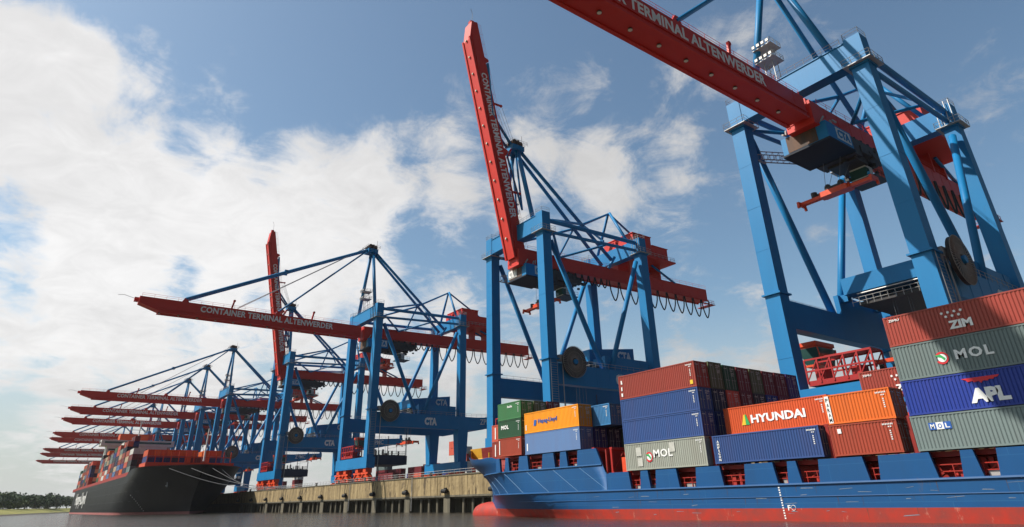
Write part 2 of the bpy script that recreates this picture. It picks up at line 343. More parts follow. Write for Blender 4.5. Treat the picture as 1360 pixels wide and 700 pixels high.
# ------------------------------------------------------------------ container gantry cranes
AP = Vector((0, .4, 80.6))
def make_crane():
    root = empty('container_crane'); P = {}
    H = 10.8; HL = 10.1; G = 34.4
    def add(name, mb, m, par=root, **k): return mb.build(name, m, par, **k)
    for sx in (-1, 1):          # waterside legs
        m = MB(); x = sx*H
        m.box(x-1.25, x+1.25, -1.25, 1.25, 7.3, 57.2)
        m.box(x-1.6, x+1.6, -1.6, 1.6, 21.7, 21.95).box(x-1.5, x+1.5, -1.5, 1.5, 51.7, 52.0)
        m.box(x-1.28, x+1.28, -1.28, 1.28, 36.4, 36.5).box(x-1.28, x+1.28, -1.28, 1.28, 12.0, 12.08).box(x-1.27, x+1.27, -1.27, 1.27, 29.0, 29.06).box(x-1.27, x+1.27, -1.27, 1.27, 44.2, 44.26)
        add('leg', m, BLUE)
        m = MB(); x = sx*HL      # landside legs
        m.hexa([(x-1.3, G-1.6, 6.2), (x+1.3, G-1.6, 6.2), (x+1.3, G+1.6, 6.2), (x-1.3, G+1.6, 6.2)], [(x-1.75, G-2.0, 16.6), (x+1.75, G-2.0, 16.6), (x+1.75, G+2.0, 16.6), (x-1.75, G+2.0, 16.6)])
        m.box(x-1.2, x+1.2, G-1.25, G+1.25, 21.1, 58.0).box(x-1.5, x+1.5, G-1.5, G+1.5, 53.2, 53.5)
        add('leg', m, BLUE)
        pl = MB(); x = sx*H      # railed platforms round the leg heads
        pl.box(x-2.1, x+2.1, -2.1, 2.1, 52.0, 52.12).rail([(x-2.1, -2.1, 52.1), (x+2.1, -2.1, 52.1), (x+2.1, 2.1, 52.1), (x-2.1, 2.1, 52.1), (x-2.1, -2.1, 52.1)], 1.2, 1.2)
        add('leg_platform', pl, STEEL); pl = MB()
        pl.rail([(x-1.2, -1.2, 57.2), (x+1.2, -1.2, 57.2), (x+1.2, 1.2, 57.2), (x-1.2, 1.2, 57.2), (x-1.2, -1.2, 57.2)], 1.1, 1.3)
        add('railing', pl, STEEL)
        pl = MB(); x = sx*HL
        pl.box(x-2.1, x+2.1, G-2.1, G+2.1, 53.5, 53.62).rail([(x-2.1, G-2.1, 53.6), (x+2.1, G-2.1, 53.6), (x+2.1, G+2.1, 53.6), (x-2.1, G+2.1, 53.6), (x-2.1, G-2.1, 53.6)], 1.2, 1.2)
        add('leg_platform', pl, STEEL); pl = MB()
        pl.rail([(x-1.2, G-1.2, 58.0), (x+1.2, G-1.2, 58.0), (x+1.2, G+1.2, 58.0), (x-1.2, G+1.2, 58.0)], 1.1, 1.3)
        for k in range(4): pl.tube((x-1.2+k*.8, G-2.0, 53.6), (x-1.2+k*.8, G-1.6, 58.6), .08, 5)
        add('railing', pl, STEEL)
        # portal side beam with tapered landside overhang
        m = MB(); x = sx*H
        m.box(x-1.0, x+1.0, 1.25, 40, 16.6, 21.0)
        m.hexa([(x-1.0, 40, 16.6), (x+1.0, 40, 16.6), (x+1.0, 57.5, 19.6), (x-1.0, 57.5, 19.6)], [(x-1.0, 40, 21.0), (x+1.0, 40, 21.0), (x+1.0, 57.5, 21.9), (x-1.0, 57.5, 21.9)])
        m.box(x-.5, x+.5, 56.4, 57.4, 21.8, 23.4)
        for y in range(5, 57, 4): m.box(x+sx*1.0-.03, x+sx*1.0+.03, y-.06, y+.06, 16.65 if y < 40 else 16.8+(y-40)*.19, 20.9)
        sb = add('side_beam', m, BLUE)
        rl = MB().rail([(x+sx*.9, 2.5, 21.0), (x+sx*.9, 40, 21.0), (x+sx*.9, 57, 21.9)], 1.15, 2.0); rl.build('railing', STEEL, sb)
        if sx > 0:
            t = MB(); fx = x+1.0
            put_text(t, 'CTA', (fx, 19.0, 17.6), (0, 1, 0), (0, 0, 1), 4.8, 2.5, .05, bold=.07)
            t.build('lettering', WORN, sb); t = MB()
            put_text(t, 'ZPMC', (fx, 41.5, 18.6), (0, 1, .06), (0, 0, 1), 6.0, 1.9, .05, bold=.01)
            t.build('lettering', WORN, sb)
        # bracing of the side frame
        b1 = MB().tube((x-sx*.1, 2.2, 50.5), (x, 16.2, 21.0), .62, 12); add('brace', b1, BLUE, smooth=True)
        b2 = MB().tube((sx*(HL+.05), G-2.2, 51.0), (x, 18.6, 21.0), .62, 12); add('brace', b2, BLUE, smooth=True)
        # upper side tubes
        tb = MB().tube((x, 1.6, 55.6), (sx*HL, G-1.6, 56.6), .55, 10).tube((x, 1.6, 52.6), (sx*HL, G-1.6, 54.4), .42, 10); add('upper_tube', tb, BLUE)
    add('waterside_crossbeam', MB().box(-9.55, 9.55, -1.15, 1.15, 52.7, 56.6).box(-9.55, 9.55, -1.3, 1.3, 56.6, 56.75), BLUE)
    add('landside_crossbeam', MB().box(-8.9, 8.9, G-1.15, G+1.15, 53.7, 57.7), BLUE)
    rb = MB(); rb.rail([(-9, 1.2, 56.75), (9, 1.2, 56.75)], 1.1, 1.5).rail([(-9, -1.2, 56.75), (9, -1.2, 56.75)], 1.1, 1.5)
    add('crossbeam_railing', rb, STEEL)
    for y, zz in ((0, 4.1), (G, 3.2)):
        m = MB().box(-12.6, 12.6, y-1.4, y+1.4, zz, zz+3.2).box(-2.2, 2.2, y-1.45, y+1.45, zz+.4, zz+.6)
        add('sill_beam', m, BLUE)
        for sx in (-1, 1):
            b = MB()
            for k in (-1, 1):
                cx = sx*7.8+k*2.9
                b.hexa([(cx-2.4, y-.8, 1.5), (cx+2.4, y-.8, 1.5), (cx+2.4, y+.8, 1.5), (cx-2.4, y+.8, 1.5)], [(cx-.7, y-.8, 2.9), (cx+.7, y-.8, 2.9), (cx+.7, y+.8, 2.9), (cx-.7, y+.8, 2.9)])
                b.box(cx-1.0, cx+1.0, y-1.1, y+1.1, 2.7, zz).bar((cx-2.6, y-.95, 2.6), (cx+2.6, y-.95, 2.6), .3, .5).bar((cx-2.5, y-1.0, 1.1), (cx+.2, y-1.0, 3.4), .25, .3).bar((cx-.2, y-1.0, 3.4), (cx+2.5, y-1.0, 1.1), .25, .3)
                for q in (-1.7, 1.7):
                    b.hexa([(cx+q-1.2, y-.6, .5), (cx+q+1.2, y-.6, .5), (cx+q+1.2, y+.6, .5), (cx+q-1.2, y+.6, .5)], [(cx+q-.5, y-.6, 1.5), (cx+q+.5, y-.6, 1.5), (cx+q+.5, y+.6, 1.5), (cx+q-.5, y+.6, 1.5)])
            bo = add('bogie', b, SPRED)
            wh = MB()
            for k in (-1, 1):
                for q in (-1.7, 1.7):
                    for e in (-.65, .65):
                        c = sx*7.8+k*2.9+q+e; wh.tube((c, y-.3, .45), (c, y+.3, .45), .42, 12)
            wh.build('wheels', DARK, bo)
    # red maintenance cage on the waterside sill
    m = MB(); x0, x1 = -7.9, 1.6; z0 = 7.35
    m.box(x0, x1, -1.5, 1.5, z0+.2, z0+.9)
    for y in (-1.5, 1.5):
        for z in (z0+2.2, z0+3.8): m.bar((x0, y, z), (x1, y, z), .22, .22)
        n = 5
        for i in range(n+1):
            x = x0+(x1-x0)*i/n; m.bar((x, y, z0+.5), (x, y, z0+3.8), .2, .2)
            if i < n: m.bar((x, y, z0+.9), (x+(x1-x0)/n, y, z0+3.7), .13, .13)
    CAGE = mat('cage red', (.36, .014, .014), .5, dirt=.4, dscale=1)
    m.box(x0+1, x0+2.4, -1, 1, z0+.9, z0+2.5).box(x1-3.4, x1-2, -1, 1, z0+.9, z0+2.1).box(x0+3, x1, -1.4, 1.4, z0+3.8, z0+4.0)
    add('maintenance_cage', m, CAGE)
    # lift shaft and stairs on the near waterside leg
    m = MB(); x = H+1.27
    for yy in (-.9, .9):
        m.tube((x+.25, yy, 8), (x+.25, yy, 21.6), .05, 4)
    for i in range(26): m.tube((x+.25, -.9, 8.3+i*.5), (x+.25, .9, 8.3+i*.5), .03, 4)
    m.tube((x+.1, 2.6, 3), (x+.1, 2.6, 21.5), .12, 6)
    add('leg_ladder', m, STEEL)
    m = MB()
    for i in range(8): m.box(H-1.2, H-.7, 1.3, 1.5, 24+i*3.3, 24.3+i*3.3)
    m.tube((H-.95, 1.45, 22), (H-.95, 1.45, 51.5), .15, 6); add('conduit', m, DARK)
    # cable reel on the near side beam
    m = MB(); cx = H+2.0; cy, cz = 5.5, 21.4
    m.tube((cx-.25, cy, cz), (cx+.25, cy, cz), 3.35, 40)
    rl = add('cable_reel', m, REEL)
    s = MB()
    for k in range(48):
        t = 2*math.pi*k/48; c, q = math.cos(t), math.sin(t)
        s.bar((cx+.32, cy+c*.8, cz+q*.8), (cx+.32, cy+c*3.45, cz+q*3.45), .10, .07)
    for r_ in (3.45, 2.2):
        s.path([(cx+.33, cy+r_*math.cos(2*math.pi*k/40), cz+r_*math.sin(2*math.pi*k/40)) for k in range(41)], .05, 4)
    s.build('spokes', mat('reel spokes', (.30, .27, .23), .6, dirt=.4, dscale=2), rl); MB().tube((cx-.6, cy, cz), (cx+.7, cy, cz), .55, 16).build('hub', BLUE, rl)
    MB().box(H+1.3, cx-.3, cy-1.4, cy+1.4, cz-1.2, cz+.2).box(H-.5, H+1.6, 1.7, cy-1, cz, cz+1.4).build('bracket', STEEL, rl)
    # A-frame mast
    for sx in (-1, 1):
        add('mast_leg', MB().tube((sx*7.1, 0, 56.6), (sx*.8, .4, 80.4), .60, 12), BLUE, smooth=True)
        add('backstay', MB().tube((sx*.8, .8, 80.2), (sx*2.1, 31.6, 53.6), .5, 12), BLUE, smooth=True)
        add('rear_mast_leg', MB().tube((sx*6.5, G, 57.7), (sx*.3, G-.2, 69.6), .42, 10), BLUE, smooth=True)
        m = MB().tube((sx*H, 3.0, 56), (sx*2.0, 21.4, 62.4), .36, 8).tube((sx*2.0, 21.4, 62.4), (0, G-.4, 69.4), .32, 8).tube((sx*HL*.98, 21, 54.6), (sx*2.0, 21.4, 62.2), .3, 8)
        m.tube((sx*H, 3, 52.8), (sx*2.4, 12, 50.6), .32, 8).tube((sx*2.4, 12, 50.6), (sx*HL, 22, 53.8), .3, 8)
        m.tube((sx*3.2, 31.6, 54.5), (sx*2.0, 30, 51.2), .4, 8)
        add('strut', m, BLUE)
    add('rear_mast_stay', MB().tube((0, G, 69.5), (0, 52, 60), .32, 8).tube((-2, 48, 55.5), (-1.6, 58, 51.8), .35, 8).tube((2, 48, 55.5), (1.6, 58, 51.8), .35, 8), BLUE)
    m = MB().box(-2.2, 2.2, -2.0, 1.8, 79.2, 80.6)
    mh = add('mast_head', m, BLUE)
    s = MB()
    for x in (-1.6, -.6, .6, 1.6):
        s.tube((x-.18, -1.0, 81.6), (x+.18, -1.0, 81.6), .85, 16).tube((x-.18, .9, 81.4), (x+.18, .9, 81.4), .75, 16)
    s.box(-2, 2, -.3, .3, 80.6, 82.3); s.rail([(-2.8, -2.6, 80.7), (2.8, -2.6, 80.7), (2.8, 2.4, 80.7), (-2.8, 2.4, 80.7), (-2.8, -2.6, 80.7)], 1.1, 1.2)
    s.tube((1.5, 1.5, 81), (1.5, 1.5, 84.2), .06, 4)
    s.build('sheaves', RUSTY, mh)
    # floodlight frame and ladder tower on the crossbeam
    m = MB(); bx, by, bz = -4.2, 1.8, 56.7
    for dx in (0, 1.6):
        for dy in (0, 1.6): m.bar((bx+dx, by+dy-1.5, bz), (bx+dx, by+dy-1.5, bz+9.5), .1, .1)
    for i in range(6):
        z = bz+1.3*i
        for dx in (0, 1.6): m.tube((bx+dx, by-1.5, z), (bx+dx, by+.1, z+1.3), .05, 4)
        m.tube((bx, by-1.5, z), (bx+1.6, by-1.5, z+1.3), .05, 4)
    for z in (bz+5.5, bz+8.3):
        m.box(bx-1.0, bx+2.6, by-2.6, by+.6, z, z+.1).rail([(bx-1, by-2.6, z+.1), (bx+2.6, by-2.6, z+.1), (bx+2.6, by+.6, z+.1), (bx-1, by+.6, z+.1), (bx-1, by-2.6, z+.1)], 1.0, 1.0)
        for k in range(4): m.box(bx-.8+k*.9, bx-.3+k*.9, by-2.9, by-2.62, z+.3, z+.8)
    add('floodlight_frame', m, STEEL)
    # main girder with festoon loops
    gz = lambda y: 47.35+max(0, y)*.0175
    m = MB().hexa([(-1.8, -1.4, gz(0)), (1.8, -1.4, gz(0)), (1.8, 72.4, gz(72)), (-1.8, 72.4, gz(72))], [(-1.8, -1.4, gz(0)+3.6), (1.8, -1.4, gz(0)+3.6), (1.8, 72.4, gz(72)+3.6), (-1.8, 72.4, gz(72)+3.6)])
    for e in (-1.9, 1.9): m.bar((e, -1.4, gz(0)-.1), (e, 72.4, gz(72)-.1), .5, .3)
    for y in range(4, 72, 4): m.box(-1.83, 1.83, y, y+.10, gz(y)+.1, gz(y)+3.5)
    gd = add('main_girder', m, RED)
    m = MB()
    m.rail([(1.9, 2, gz(2)+3.6), (1.9, 72, gz(72)+3.6)], 1.05, 3.0, .035)
    m.rail([(2.5, 58, 47.4), (2.5, 74.5, 47.4), (-2.5, 74.5, 47.4)], 1.2, 1.3, .05); m.box(1.9, 2.7, 58, 74.5, 47.3, 47.42).box(-2.7, 2.7, 72.8, 74.8, 47.3, 47.42)
    m.build('walkway', RED, gd)
    for y in [10+2.3*i for i in range(8)] + [29+3.9*i for i in range(11)]:
        sag = 2.4 if y < 28.5 else 5.4; wd = 2.1 if y < 28.5 else 3.5
        pts = []
        for k in range(13):
            t = k/12; yy = y+wd*(.5+(t-.5)*(1-.25*math.sin(math.pi*t)*0)); pts.append((2.75, y+wd*t+.05*math.sin(2*math.pi*t)*wd, gz(y)-.5-sag*(math.sin(math.pi*t))**.48))
        MB().path(pts, .19, 6).build('festoon_cable', CABLE, gd)
    # machinery house
    m = MB()
    m.box(-6.6, 6.6, 36.0, 53.4, 55.6, 56.0)
    m.box(-5.6, 5.6, 37.2, 44.6, 56.0, 62.2).box(-5.6, 5.6, 44.62, 51.4, 56.0, 59.9)
    m.box(-5.4, -.6, 36.4, 37.18, 57, 61.2)
    for y in (38, 45, 51): m.box(-2.0, 2.0, y, y+.6, 51.4, 55.6)
    for y in (39.5, 43.0, 47, 50.0): m.box(5.6, 5.66, y-.7, y+.7, 57.4, 58.6)
    mh = add('machinery_house', m, RED)
    MB().box(-5.8, 5.8, 37.0, 44.8, 62.2, 62.42).box(-5.8, 5.8, 44.82, 51.6, 59.9, 60.08).build('roof', RED, mh)
    MB().rail([(6.5, 36.2, 56.0), (6.5, 53.2, 56.0), (-6.5, 53.2, 56.0)], 1.2, 1.6, .05).build('railing', STEEL, mh)
    # trolley under the girder
    tx, ty = .3, 1.4
    XR = tx+2.9
    m = MB().box(tx-4.8, XR, ty-1.2, ty+6.4, 43.65, 46.7)
    tr = add('trolley', m, BLUE)
    MB().box(tx-4.95, XR+.15, ty-1.35, ty+6.55, 43.35, 43.65).build('floor', mat('near black plate', (.008, .014, .028), .7), tr)  # underside plate in near-black blue, darker than the trolley body
    MB().box(tx-3.9, tx+1.2, ty-1.26, ty-1.2, 43.8, 46.6).build('front_panel', RUSTY, tr)
    MB().box(XR, XR+.04, ty+1.6, ty+5.9, 44.3, 46.4).build('sign_panel', SUPER, tr)
    t = MB(); put_text(t, 'CTA', (XR+.05, ty+1.9, 44.6), (0, 1, 0), (0, 0, 1), 3.7, 1.5, .05, bold=.04); t.build('lettering', BLUE, tr)
    d = MB()
    for (a, b_, c, e, f, g) in ((-3, 3, 8, 16, 44.6, 46.6), (-2.2, 2.6, 9, 13, 42.8, 44.6), (-1.5, 1.5, 16, 20, 45.2, 46.7), (-3.4, 3.2, 7.8, 10.2, 43.2, 45.4), (-3.2, -2.2, 10, 18, 44.4, 45.2), (2.4, 3.4, 10, 18, 44.0, 45.2)): d.box(a, b_, c, e, f, g)
    rnd = random.Random(3)
    for k in range(60):
        x = rnd.uniform(-3.8, 3.4); y = rnd.uniform(7.5, 19); z = rnd.uniform(42.6, 45.6); q = rnd.uniform(.25, .7); d.box(x, x+q, y, y+q*1.3, z, z+q)
    for x in (-2.4, 2.4):
        for y in (9, 15): d.tube((x-.2, y, 46.5), (x+.2, y, 46.5), .5, 12)
    d.build('hoist_gear', DARK, tr)
    d = MB()
    for k in range(14):
        x = rnd.uniform(-3.8, 3.8); y = rnd.uniform(-1, 3.5); d.tube((x, y, 46.9), (x+rnd.uniform(-.8, .8), y+.6, 47.4+rnd.random()), .16, 6)
    d.build('pipework', STEEL, tr)
    # truss gangway from far leg to trolley
    m = MB(); a0 = Vector((-9.4, 1.5, 45.6)); b0 = Vector((-5.2, 9.5, 45.6)); n = 8; dz = Vector((0, 0, 1.5)); off = (b0-a0).cross(Vector((0, 0, 1))).normalized()*.5
    for o_ in (off, -off):
        m.tube(a0+o_, b0+o_, .11, 5).tube(a0+o_+dz, b0+o_+dz, .09, 5)
        for i in range(n):
            p = (a0+o_).lerp(b0+o_, i/n); q = (a0+o_).lerp(b0+o_, (i+1)/n); m.tube(p, q+dz if i % 2 else q+dz, .05, 4).tube(p, p+dz, .05, 4)
    m.box(-9.6, -9.3, 1, 3, 45.4, 45.6); add('gangway', m, MAST)
    # spreader under the trolley
    def spreader(cx, cy, cz, par):
        s = MB(); s.box(cx-6.1, cx+6.1, cy-.45, cy-.1, cz-.2, cz+.35).box(cx-6.1, cx+6.1, cy+.1, cy+.45, cz-.2, cz+.35)
        s.box(cx-2.2, cx+2.2, cy-.95, cy+.95, cz-.3, cz+.6)
        for e in (-1, 1):
            s.box(cx+e*6.1-.2, cx+e*6.1+.2, cy-1.15, cy+1.15, cz-.3, cz+.35)
            for y in (-1.1, 1.1): s.box(cx+e*6.1-.18, cx+e*6.1+.18, cy+y-.18, cy+y+.18, cz-.75, cz-.3)
            s.hexa([(cx+e*2.2-.4, cy-.9, cz-.25), (cx+e*2.2+.4, cy-.9, cz-.25), (cx+e*2.2+.4, cy+.9, cz-.25), (cx+e*2.2-.4, cy+.9, cz-.25)], [(cx+e*2.2-.3, cy-.5, cz+.7), (cx+e*2.2+.3, cy-.5, cz+.7), (cx+e*2.2+.3, cy+.5, cz+.7), (cx+e*2.2-.3, cy+.5, cz+.7)])
        o = s.build('spreader', SPRED, par)
        h = MB().box(cx-1.4, cx+1.4, cy-.7, cy+.7, cz+.6, cz+1.1)
        for x in (-1.1, 1.1): h.tube((cx+x, cy-.15, cz+1.4), (cx+x, cy+.15, cz+1.4), .5, 12)
        h.bar((cx-3.6, cy, cz+.7), (cx-1.2, cy, cz+.8), .3, .3).tube((cx-3.6, cy, cz+.4), (cx-3.6, cy, cz+1.3), .5, 10)
        h.build('headblock', DARK, o)
        return o
    sp = spreader(-1.6, 8.4, 38.2, root)
    m = MB()
    for x in (-1.2, 1.2):
        for y in (-.5, .5): m.tube((-1.6+x, 8.4+y, 39.6), (x*1.3, 9+y*4, 44.8), .04, 4)
    add('hoist_ropes', m, ROPE)
    m = MB().box(-.4, 2.2, 12.5, 15.0, 40.6, 43.0); oc = add('operator_cab', m, SUPER)
    MB().box(-.45, 2.25, 12.44, 13.6, 40.9, 42.5).build('window', GLASS, oc); MB().box(-1, 3.6, 12, 16.5, 40.3, 40.5).rail([(3.6, 12, 40.5), (3.6, 16.5, 40.5)], 1.1, 1.0).build('floor', DARK, oc)
    # portal trolley with its house, spreader
    m = MB(); 
    m.hexa([(-8.6, 17, 24.0), (5.6, 17, 24.0), (5.6, 32.5, 24.0), (-8.6, 32.5, 24.0)], [(-8.6, 17, 26.8), (5.6, 17, 26.8), (5.6, 32.5, 28.6), (-8.6, 32.5, 28.6)])
    m.box(-10.6, -9.8, 17.2, 32, 21.0, 24.4).box(9.8, 10.6, 17.2, 32, 21.0, 24.4).box(5.6, 10.7, 18, 19.4, 23.2, 24.4).box(5.6, 10.7, 29, 30.5, 23.2, 24.4).box(-10.6, -8.6, 18, 19.4, 23.2, 24.4).box(-10.6, -8.6, 29, 30.5, 23.2, 24.4)
    pt = add('portal_trolley', m, BLUE)
    t = MB(); put_text(t, 'CTA', (5.6, 26.6, 25.2), (0, 1, 0), (0, 0, 1), 4.9, 2.2, .05, bold=.05); t.build('lettering', WORN, pt)
    d = MB(); d.box(-7, 4, 18, 31, 22.0, 22.5)
    rnd = random.Random(5)
    for k in range(34):
        x = rnd.uniform(-7, 6); y = rnd.uniform(17.5, 37); z = rnd.uniform(22.2, 23.8) if y < 32 else rnd.uniform(21.2, 23.6); q = rnd.uniform(.3, 1.0); d.box(x, x+q, y, y+q*1.4, z, z+q*.7)
    d.build('machinery', DARK, pt)
    d = MB().rail([(7.5, 17, 21.2), (7.5, 38, 21.2)], 1.2, 1.4, .05).rail([(-7.5, 17, 21.8), (7.5, 17, 21.8)], 1.3, 1.1, .06).box(6.6, 7.6, 17, 38, 21.0, 21.2)
    d.tube((-6.5, 17.1, 23.7), (4, 17.1, 23.7), .12, 6)
    d.build('railing', STEEL, pt)
    spreader(-1, 19.5, 12.8, root)
    m = MB()
    for x in (-2.2, .2):
        for y in (19, 20): m.tube((x, y, 13.8), (x, y, 22), .035, 4)
    add('hoist_ropes', m, ROPE)
    # hanging lashing platform
    m = MB().box(-2, 12.2, 1.2, 12.8, 5.1, 7.8)
    for x in (-1.6, 11.8):
        m.tube((x, 12.4, 7.8), (x, 12.4, 15), .12, 6)
    lp = add('lashing_platform', m, mat('dark platform', (.02, .03, .06), .6))
    d = MB().rail([(12, 1.4, 7.8), (12, 12.6, 7.8), (-1.8, 12.6, 7.8)], 1.3, 1.2, .05)
    d.path([(12, 1.4, 11), (12, 12.6, 11), (-1.8, 12.6, 11)], .07, 5)
    for y in (1.4, 5, 9, 12.6): d.tube((12, y, 7.8), (12, y, 11), .06, 5)
    d.build('railing', STEEL, lp)
    d = MB(); rnd = random.Random(9)
    for k in range(22):
        x = rnd.uniform(0, 11); y = rnd.uniform(2, 12); q = rnd.uniform(.3, .8); d.box(x, x+q, y, y+q, 7.8, 7.8+rnd.uniform(.6, 2.2))
    d.box(-.2, 12.0, 1.8, 12.3, 7.8, 7.95).build('lashing_gear', DARK, lp)
    # glazed control cabin under the far side beam
    m = MB().box(-11.8, -8.6, 4.2, 9.5, 14.3, 14.9).box(-11.6, -8.8, 4.4, 9.3, 13.9, 14.4)
    cb = add('control_cabin', m, SPRED)
    g = MB(); g.hexa([(-11.2, 4.9, 11.6), (-9.0, 4.9, 11.6), (-9.0, 9.2, 11.6), (-11.2, 9.2, 11.6)], [(-11.6, 4.3, 14.0), (-8.6, 4.3, 14.0), (-8.6, 9.6, 14.0), (-11.6, 9.6, 14.0)])
    g.build('window', GLASS, cb); g = MB().box(-11.3, -8.9, 4.8, 9.3, 11.3, 11.6)
    for x in (-11.6, -8.6):
        for y in (4.3, 9.6): g.tube((x, y, 14), (x*.985-.1, 4.9 if y < 5 else 9.2, 11.5), .09, 5)
    g.build('cabin_frame', SPRED, cb)
    # boom, modelled lowered, origin at its hinge
    bo_ = (0, -2.0, 47.0); L = 69.8
    m = MB()
    m.box(-1.7, 1.7, -L+6, -.2, 0, 3.85)
    m.hexa([(-1.7, -L, 1.9), (1.7, -L, 1.9), (1.7, -L+6, 0), (-1.7, -L+6, 0)], [(-1.7, -L, 3.85), (1.7, -L, 3.85), (1.7, -L+6, 3.85), (-1.7, -L+6, 3.85)])
    m.box(-1.95, -1.4, -L+5.5, -.2, -.28, .02).box(1.4, 1.95, -L+5.5, -.2, -.28, .02)
    m.box(-1.74, 1.74, -3.2, -2.9, .02, 3.9).box(-.6, .6, -L-1.2, -L+.1, 2.4, 3.6)
    m.box(1.7, 1.92, -L+6, -.3, .75, .9).box(-1.92, -1.7, -L+6, -.3, .75, .9)
    boom = m.build('boom', RED, root, bo_)
    t = MB(); put_text(t, 'CONTAINER TERMINAL ALTENWERDER', (1.7, -53.0, 1.35), (0, 1, 0), (0, 0, 1), 42.5, 1.95, .03, bold=.03, sp=1.04)
    t.build('lettering', WHITE, boom); t = MB()
    put_text(t, 'CONTAINER TERMINAL ALTENWERDER', (-1.7, -10.5, 1.35), (0, -1, 0), (0, 0, 1), 42.5, 1.95, .03, bold=.03, sp=1.04)
    t.build('lettering', WHITE, boom)
    for k in range(12):
        y = -5.5-5.3*k; l_ = MB(); l_.tube((0, y, -.02), (0, y, -.28), .26, 10, .34); l_.tube((0, y, -.28), (0, y, -.36), .30, 10, .2, mi=1); l_.build('boom_lamp', [DARK, LAMP], boom)
    m = MB(); m.rail([(1.55, -L+.5, 3.85), (1.55, -1, 3.85)], 1.05, 3.2, .035)
    m.build('railing', RED, boom)
    m = MB()
    for y in (-57.5, -29.5):
        for x in (-1.4, 1.4): MB().hexa([(x-.2, y-1, 3.85), (x+.2, y-1, 3.85), (x+.2, y+1, 3.85), (x-.2, y+1, 3.85)], [(x-.2, y-.3, 5.1), (x+.2, y-.3, 5.1), (x+.2, y+.3, 5.1), (x-.2, y+.3, 5.1)]).build('stay_bracket', RED, boom)
    for y in (-44, -18): MB().bar((1.2, y, 3.85), (1.2, y+.5, 6.4), .35, .5).tube((1.0, y+.5, 6.4), (1.4, y+.5, 6.4), .4, 10).build('sheave_post', RED, boom)
    m = MB().path([(0, -L-1.1, 3.3), (.3, -L-4, 3.9), (.4, -L-5.5, 3.6)], .06, 5); m.build('tip_antenna', ROPE, boom)
    m = MB().box(-2.3, 2.3, -1.3, 1.6, 46.2, 50.4); add('hinge', m, RED)
    return root, boom
def tree_mesh_stays(root, raised):
    out = []
    if not raised:
        for y in (-59.5, -31.5):
            for x in (-1.4, 1.4):
                rr = .42 if y < -50 else .30
                out.append(MB().tube((x, y, 51.9), (x*.7, -1.4, 80.3), rr, 8).build('forestay', BLUE, root))
                if y < -50:
                    p = Vector((x, y, 51.9)).lerp(Vector((x*.7, -1.4, 80.3)), .5); MB().box(p.x-.3, p.x+.3, p.y-.8, p.y+.8, p.z-.55, p.z+.55).build('stay_link', BLUE, out[-1])
        for x in (-1.8, -.6, .6, 1.8): out.append(MB().path([(x, -44, 51.5), (x*.6, -1.0, 82.0)], .05, 4).build('hoist_rope', ROPE, root))
    else:
        c, s_ = math.cos(R(77.6)), math.sin(R(77.6))
        def bp(d, h): return (0-0, -2.0-d*c+h*s_, 47.0+d*s_+h*c)
        for x in (-1.4, 1.4):
            a = bp(57.5, 4.9); k = (0, a[1]+4.6, 84.5); h = bp(29.5, 4.9)
            out.append(MB().tube((x, a[1], a[2]), (x, k[1]-3.2, 88.0), .40, 8).tube((x, k[1]-3.2, 88.0), (x*.7, -1.4, 80.3), .40, 8).build('forestay', BLUE, root))
            out.append(MB().tube((x, h[1], h[2]), (x*.8, 1.2, 62), .28, 8).tube((x*.8, 1.2, 62), (x*.7, -.4, 80.0), .28, 8).build('forestay', BLUE, root))
            out.append(MB().tube((x, h[1], h[2]-1), (x*.7, -1.8, 79.4), .25, 8).build('latch_arm', RED, root))
        for x in (-1.8, -.6, .6, 1.8):
            q = bp(44, 6.3); out.append(MB().path([(x, q[1], q[2]), (x*.6, -1.0, 82.0)], .05, 4).build('hoist_rope', ROPE, root))
    return out
X = {1: -40.75, 2: -118.3, 3: -210.1, 4: -301.8, 5: -407.5, 6: -475.5, 7: -536, 8: -640, 9: -690, 10: -815, 11: -883, 12: -1010}
CL = {1: 'nearest blue gantry crane, lowered red boom cut by the top edge of the photo',
      2: 'tall blue gantry crane with raised boom behind the blue ship, its lettering seen from below',
      3: 'blue gantry crane with lowered boom crossing in front of the smaller raised red boom',
      4: 'smaller blue gantry crane whose raised red boom stands behind a lowered lettered boom',
      5: 'blue gantry crane with the topmost of the far lowered booms, above the black ship bow',
      6: 'far gantry crane, second lowered boom from the top in the distant row',
      7: 'far gantry crane, third lowered boom from the top in the distant row',
      8: 'distant gantry crane, fourth lowered boom from the top, above the black ship',
      9: 'distant gantry crane, fifth lowered boom from the top, tight below the fourth',
      10: 'distant gantry crane, third lowered boom from the bottom of the row',
      11: 'distant gantry crane, second lowered boom from the bottom of the row',
      12: 'farthest gantry crane, lowest and last red boom at the left of the row'}
low, boomL = make_crane(); hi = copy_tree(low)
boomH = [o for o in hi.children if o.name.startswith('boom')][0]
trH = [o for o in hi.children if o.name.startswith('trolley')][0]
t = MB().box(-4.0, -.4, .05, .13, 44.1, 46.4); sp_h = t.build('sign_panel', STEEL, trH)
t = MB(); put_text(t, 'CTA', (-3.8, .04, 44.4), (1, 0, 0), (0, 0, 1), 3.2, 1.7, .03, bold=.05); t.build('lettering', WHITE, trH)
boomH.rotation_euler = (R(-77.6), 0, 0); boomH.location = (0, -2.0, 48.0)
tree_mesh_stays(low, False); tree_mesh_stays(hi, True)
for k in X:
    if k == 1: o = low
    elif k == 2: o = hi
    elif k == 4: o = copy_tree(hi)
    else: o = copy_tree(low)
    o.location = (X[k], 89, DK)
    tag(o, CL[k], 'gantry crane', 'container gantry cranes along the quay')

boomL.rotation_euler = (R(-1.3), 0, R(-.5)); boomL.location.x = .2      # the nearest boom stands slightly raised

